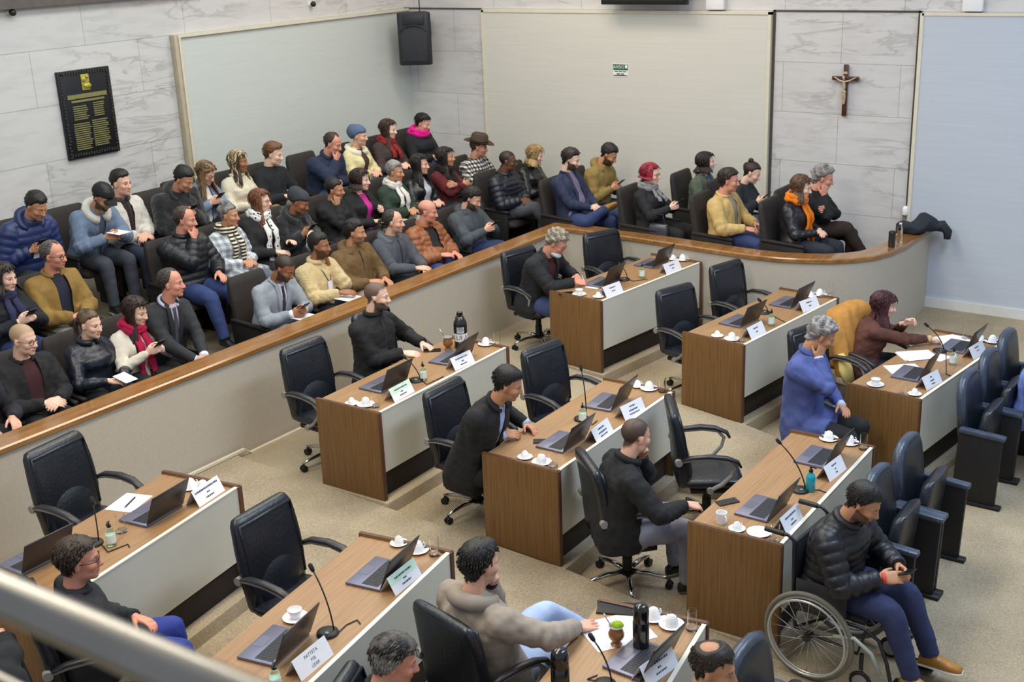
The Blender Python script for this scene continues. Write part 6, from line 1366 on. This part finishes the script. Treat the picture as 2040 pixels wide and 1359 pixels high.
def tseat(y, label, x=4.13): place(TS, TN[0], (x, y, MF), 0, label, 'theatre seats'); TN[0] += 1
tseat(-3.36, 'black theatre seat nearer the wheelchair of the two together'); tseat(-2.74, 'black theatre seat with open aisle behind it, second from the wheelchair')
tseat(-1.20, 'black theatre seat first past the aisle before the paper pile desk'); tseat(-.60, 'black theatre seat of the person in blue shirt'); tseat(0., 'black theatre seat farthest along the row by the paper pile desk')
tseat(-5.76, 'black theatre seat behind the wheelchair at the frame edge', 4.27); tseat(-6.22, 'theatre seat under the man with a bald crown', 4.27)
# ------------------------------------------------------------------ people on the floor
def dz(n): return DESK[n][2]
def on_chair(lab, head, ch, n, dx=.03, **k): c = CH[ch].location if isinstance(ch, str) else ch; return person(lab, head, ('x', c[0]+dx), dz(n), vox=.011, **k)
i = on_chair('person with wavy grey hair writing, white face mask under the chin', (1110, 484), 'A3a', 'A3', lean=10, slump=18, hd=(14, 34, 0), arms={'R': (('P', (1162, 563), ZA+.78), (.7, .6, -.1), (.2, -.5, .9)), 'L': (('P', (1150, 556), ZA+.765), (.5, -.8, -.1))}, hands=('relax', 'grip'), top=('coat', '#1d1e22'), cut=(.0, .05, .07), shirt='#4c1c22', collar=('collar', '#1d1e22'), hair=('curly', '#857c70', '#9b9080'), skin='ruddy', glasses='#6a4a44', mask='#c9d2d8', eyes=False, w=1.14, legs='back', trousers='#39466f', hopt={'len': 0})
A = i['A']; q = i['to'](A[-1][2]+A[-1][3]*.1); t = thing('pen', 'white pen in the hand of the person who writes', 'pen', q); MB().tube([(0, 0, -.04), (-.03, -.01, .07)], .004, 8).build('barrel', M_WHITE, t); MB().tube([(0, 0, -.04), (.003, 0, -.055)], [.003, .001], 6).build('tip', M_BLACK, t)
i = on_chair('bearded person with shaved head in a black zipped coat', (752, 590), 'A2b', 'A2', lean=-2, slump=6, hd=(30, 6, 0), arms={'R': (('P', (822, 706), ZA+.76), (.9, .4, -.1)), 'L': (('P', (855, 690), ZA+.765), (.95, -.1, -.1))}, top=('coat', '#18181b'), collar=('turtle', '#141416'), zip_='#2a2a2e', hair=('buzz', '#4a3a30'), beard=.95, skin='fair', w=1.08, trousers='#17171a', legs='back')
i = on_chair('person in a black coat and pale blue shirt, arms resting on the desk', (1013, 762), 'B2a', 'B2', dx=.16, lean=16, slump=18, yaw=6, hd=(24, 20, 4), arms={'R': (('P', (1022, 868), ZB+.78), (.75, .6, -.25), (.5, -.3, .8)), 'L': (('P', (1060, 852), ZB+.775), (.8, -.5, 0), (.4, .3, .9))}, top=('coat', '#17171a'), cut=(.18, .01, .05), shirt='#9fb2dc', collar=('collar', '#17171a'), hair=('short', '#100e0d'), skin='tan', w=1.04, trousers='#17171a', legs='shiftL', beard=.2, cuff='#b4c2e4')
YC2 = math.radians(48); c2 = np.array([2.52, -4.12]); chair_at(c2[0], c2[1], ZC, YC2, 'black office chair turned away under the man in black fleece collar')
i = person('person with cropped hair in a black coat leaning cheek on a fist', (1268, 868), ('x', c2[0]+.02), ZC, yaw=48, lean=2, slump=14, hd=(14, 12, 0), arms={'L': 'mouth', 'R': (('P', (1388, 1010), ZC+.72), (.9, .1, -.35))}, top=('coat', '#151518'), collar=('stand', '#151518'), hair=('buzz', '#2a211b'), skin='light', w=1.08, trousers='#7d7f8c', vox=.011, legs='sit')
chair_at(2.58, -2.98, ZC, math.radians(34), 'empty black office chair turned sideways at the blue sanitizer desk')
YC1 = math.radians(78); c1 = np.array([2.84, -6.24]); chair_at(c1[0], c1[1], ZC+.0588, YC1, 'black office chair turned away under the beige coat')
i = person('person in a beige hooded coat with legs crossed, hand at the mouth', (958, 1122), ('x', c1[0]+.02), ZC+.0588, yaw=78, lean=-22, slump=20, hd=(-8, 6, 0), arms={'L': 'mouth', 'R': (('P', (1172, 1246), ZC+.0588+.765), (.85, -.3, -.1), (.1, -.2, 1), (-.3, -1, -.1))}, hands=('grip', 'flat'), top=('coat', '#9d9184'), collar=('hood', '#9d9184'), hair=('quiff', '#15110f'), skin='light', w=1.14, trousers='#a9bce0', legcol='denim', legs='crossFar', shoes='#8a6a42', vox=.011, cuff='#1c1a20', beard=.3)
c = chair_at(1.0, -7.46, ZB+.0588, math.radians(60), 'black office chair hidden under the man in glasses by the handrail')
i = person('person with brown hair and dark glasses in a black jacket and bright blue trousers', (160, 1118), ('x', 1.02), ZB+.0588, yaw=60, lean=-10, slump=10, hd=(-10, 4, 0), arms={'R': (('P', (322, 1272), .80), (.9, .1, -.45)), 'L': 'lap'}, top=('thick', '#1f2126'), collar=('collar', '#1f2126'), hair=('medium', '#33251b'), glasses='#2a1512', skin='ruddy', w=1.12, trousers='#2a3a8a', legs='sit', vox=.011, hopt={'len': 0})
c = chair_at(3.0, -7.2, ZC+.0588, math.radians(20), 'black office chair under the dark haired man at the frame edge')
i = person('person with thick greying dark hair and black coat at the frame edge', (790, 1318), ('x', 2.9), ZC+.0588, yaw=25, lean=-4, slump=12, hd=(14, 16, 0), arms='lap', top=('coat', '#16181b'), collar=('collar', '#16181b'), hair=('medium', '#1c1917', '#55504c'), skin='ruddy', w=1.1, vox=.012, hopt={'len': 0, 'grey': .5})
i = person('person with a bald crown whose head only shows at the frame edge', (1424, 1352), ('y', -6.22), MF, hd=(10, 10, 0), arms='lap', top=('coat', '#22242a'), hair=('crown', '#241c17'), skin='tan', vox=.014)
i = on_chair('person with grey hair in a bright blue jacket, hand covering the mouth', (1640, 645), 'C3a', 'C3', dx=.12, lean=-4, slump=14, hd=(26, 30, 0), arms={'R': 'cheek', 'L': ((.30, .06, .70), (.6, -.7, .1))}, top=('coat', '#4c5890'), collar=('collar', '#414c80'), hair=('curly', '#7f7b79', '#969290'), skin='tan', eyes=False, w=1.1, trousers='#15161a', long_coat=.6, legs='back', shoes='#121214', cuff='#c9cfe4', hopt={'len': 0})
i = on_chair('person with dark red long hair in a brown sweater, hand raised', (1762, 608), 'C3b', 'C3', fem=True, yaw=32, lean=8, slump=12, hd=(-6, 12, 0), dx=-.12, arms={'R': (('P', (1888, 678), ZC+.77), (.95, .1, -.05), (.2, 0, 1)), 'L': (('P', (1822, 640), ZC+.98), (.8, -.2, .2), (.4, .6, .4))}, hands=('grip', 'relax'), top=('sweater', '#5b352b'), hair=('long', '#35141c', '#4a1f28'), skin='fair', trousers='#17171b', hopt={'len': .26, 'wave': 0}, watch=('#c8b27a', -1))
# ochre coat over the back of her chair
o = CH['C3b']; t = thing('ochre_coat', 'ochre coat hung over the chair behind the red haired woman', 'coat', o.location, o.rotation_euler.z); mb = MB(); R = []
for x0, zz, w_, th in ((-.21, .52, .58, .24), (-.21, .56, .60, .30), (-.23, .66, .60, .29), (-.26, .80, .60, .27), (-.30, .92, .58, .27), (-.32, .99, .53, .25), (-.33, 1.035, .46, .20), (-.335, 1.06, .34, .10)): R.append(sup(w_, th, 40, 4, (x0, -.02, zz), (0, 1, 0), (1, 0, .1)))
mb.rings(R); V, F, N = remesh(mb.v[0], mb.f, .014, 2); V = V+N*(.018*fbm(V*np.array([1, 1, .25]), 22, 8))[:, None]; link(mesh_np('ochre_coat_body', V, F, cl('#b5803a', 'coat')), 'body', t)
mb = MB(); mb.tube([(-.30, -.22, .98), (-.22, -.30, .86), (-.15, -.33, .68), (-.10, -.34, .48)], [.07, .085, .085, .07], 16, flat=.7); V, F, N = remesh(mb.v[0], mb.f, .012, 2); V = V+N*(.012*fbm(V*np.array([1, 1, .3]), 30, 9))[:, None]; link(mesh_np('sleeve', V, F, cl('#b5803a', 'coat')), 'sleeve', t)
mb = MB(); mb.tube([(-.12, -.36, .70), (-.05, -.38, .58), (.0, -.38, .46)], [.04, .075, .06], 12, flat=.5); link(mesh_np('lining', mb.v[0], mb.f, cl('#d8c074', 'coat')), 'lining', t)
# person at the edge in blue, and the one below the handrail
i = person('person at the frame edge of whom only a blue sleeve shows', (2092, 690), ('y', -.60), MF, lean=-2, hd=(0, 10, 0), arms={'R': ((.30, -.20, .70), (.9, .4, 0), (.2, 0, 1), (-.6, -1, -.3)), 'L': 'lap'}, top=('shirt', '#6f86d6'), hair=('short', '#2a201a'), skin='light', vox=.014)
hq = onz((20, 1268), .86)
i = person('person in black below the handrail, one hand showing at the frame edge', (-98, 1110), ('x', 1.6), ZB+.0588, lean=-26, yaw=20, w=1.2, hd=(0, 10, 0), arms={'R': 'thigh', 'L': (('P', (22, 1275), ZB+.80), (.7, -.5, -.3))}, top=('coat', '#12161a'), hair=('short', '#17120f'), skin='light', trousers='#17211f', vox=.014)
l = i['loc']; chair_at(l[0]-.03, l[1], ZB+.0588, 0, 'black office chair under the person below the handrail')
# ------------------------------------------------------------------ wheelchair and its user
i = person('person in a black padded jacket and jeans in a wheelchair, looking at a phone', (1722, 1004), ('y', -4.16), MF, yaw=-4, lean=2, slump=16, hd=(8, 28, 0), arms={'L': (('P', (1808, 1140), MF+.74), (.8, -.5, .1), (.4, .7, .4)), 'R': (('P', (1782, 1152), MF+.74), (.85, .45, .1), (.4, -.5, .6))}, hands=('grip', 'relax'), top=('puffer', '#14161d'), collar=('stand', '#14161d'), hair=('short', '#15110f'), beard=.75, skin='tan', eyes=False, w=1.14, trousers='#252e52', legcol='denim', shoes='#a8742f', hopt={'sole': '#e6e4dc'}, vox=.0105, watch=('#e0523f', -1), legs='out', hipz=.57)
held_phone(i, 'phone held by the person in the wheelchair', dz=.02, tilt=65)
wl = i['loc']
def wheelchair(x, y, rz):
    t = thing('wheelchair', 'black wheelchair with large spoked silver wheels', 'wheelchair', (x, y, MF), rz)
    tyre = mat('grey_tyre', '#6d6a60', .7, var=.08); rim = mat('rim_silver', '#b9b9b6', .3, .6, var=0); fr = mat('wheelchair_black', '#17171a', .35, var=0)
    a = np.arange(48)*2*PI/48
    for s in (-1, 1):
        yy = s*.295; c = lambda r: [(-.05+r*math.cos(q), yy, .305+r*math.sin(q)) for q in a]
        w_ = MB().tube(c(.288), .017, 10, closed=True).build('wheel', tyre, t, smooth=180); MB().tube(c(.266), .010, 8, closed=True).build('rim', rim, w_, smooth=180)
        MB().tube([(p[0], yy+s*.035, p[2]) for p in c(.258)], .0085, 8, closed=True).build('push_rim', rim, w_, smooth=180)
        mb = MB()
        for k in range(20):
            q = 2*PI*k/20; q2 = q+(.5 if k % 2 else -.5); mb.tube([(-.05+.025*math.cos(q2), yy+s*(.02 if k % 2 else -.02), .305+.025*math.sin(q2)), (-.05+.26*math.cos(q), yy, .305+.26*math.sin(q))], .0022, 5)
        mb.build('spokes', rim, w_, smooth=180); MB().tube([(-.05, yy-.035, .305), (-.05, yy+.035, .305)], .026, 14).build('hub', fr, w_)
        y2 = s*.235
        mb = MB(); mb.tube([(-.27, y2, .93), (-.24, y2, .93), (-.2, y2, .90), (-.19, y2, .5), (-.17, y2, .305)], .012, 10); mb.tube([(-.19, y2, .44), (.28, y2, .45), (.38, y2, .40), (.44, y2, .26), (.47, y2, .14)], .012, 10)
        mb.tube([(-.17, y2, .30), (.25, y2, .26), (.30, y2, .45)], .011, 10); mb.tube([(.28, y2, .27), (.28, y2, .16)], .014, 10); mb.build('frame', fr, t, smooth=60)
        MB().tube([(-.27, y2, .93), (-.40, y2, .93)], .017, 12).build('push_handle', M_BLACK, t)
        cw = MB().tube([(.28+.062*math.cos(q), y2, .072+.062*math.sin(q)) for q in a[::3]], .012, 8, closed=True).build('caster_wheel', M_BLACK, t, smooth=180); mb = MB().tube([(.28, y2-.012, .072), (.28, y2+.012, .072)], .05, 18); mb.tube([(.28, y2+.022, .072), (.28, y2+.022, .16), (.28, y2, .18)], .007, 6); mb.build('caster_fork', M_SILVER, cw)
        MB().box((.52, s*.14, .07), (.17, .17, .012), rot=rotm(0, -8)).build('footplate', fr, t, bevel=.004)
        mb = MB(); mb.box((.0, y2+s*.012, .56), (.34, .006, .2)); mb.build('side_guard', mat('guard_grey', '#2c2c30', .5), t, bevel=.002)
    MB().tube([(.12, -.30, .37), (.25, -.295, .40), (.36, -.29, .33), (.42, -.285, .2)], .013, 8).build('leg_guard', mat('pale_grey_tube', '#9aa39a', .4, var=0), t, smooth=180)
    R = [sup(.43, th, 20, 4, (-.19-.05*(zz-.5), 0, zz), (0, 1, 0), (1, 0, 0)) for zz, th in ((.47, .02), (.5, .035), (.85, .035), (.88, .02))]; MB().rings(R).build('backrest', cl('#17171a', 'cloth'), t, smooth=60)
    R = [sup(.43, th, 20, 4, (xx, 0, .47), (0, 1, 0), (0, 0, 1)) for xx, th in ((-.18, .03), (-.15, .05), (.24, .05), (.27, .03))]; MB().rings(R).build('seat', cl('#1a1a1e', 'cloth'), t, smooth=60)
    MB().tube([(-.17, -.24, .30), (.0, 0, .33), (-.17, .24, .30)], .01, 8).build('cross_bar', fr, t)
wheelchair(wl[0]+.04, wl[1], math.radians(-4))
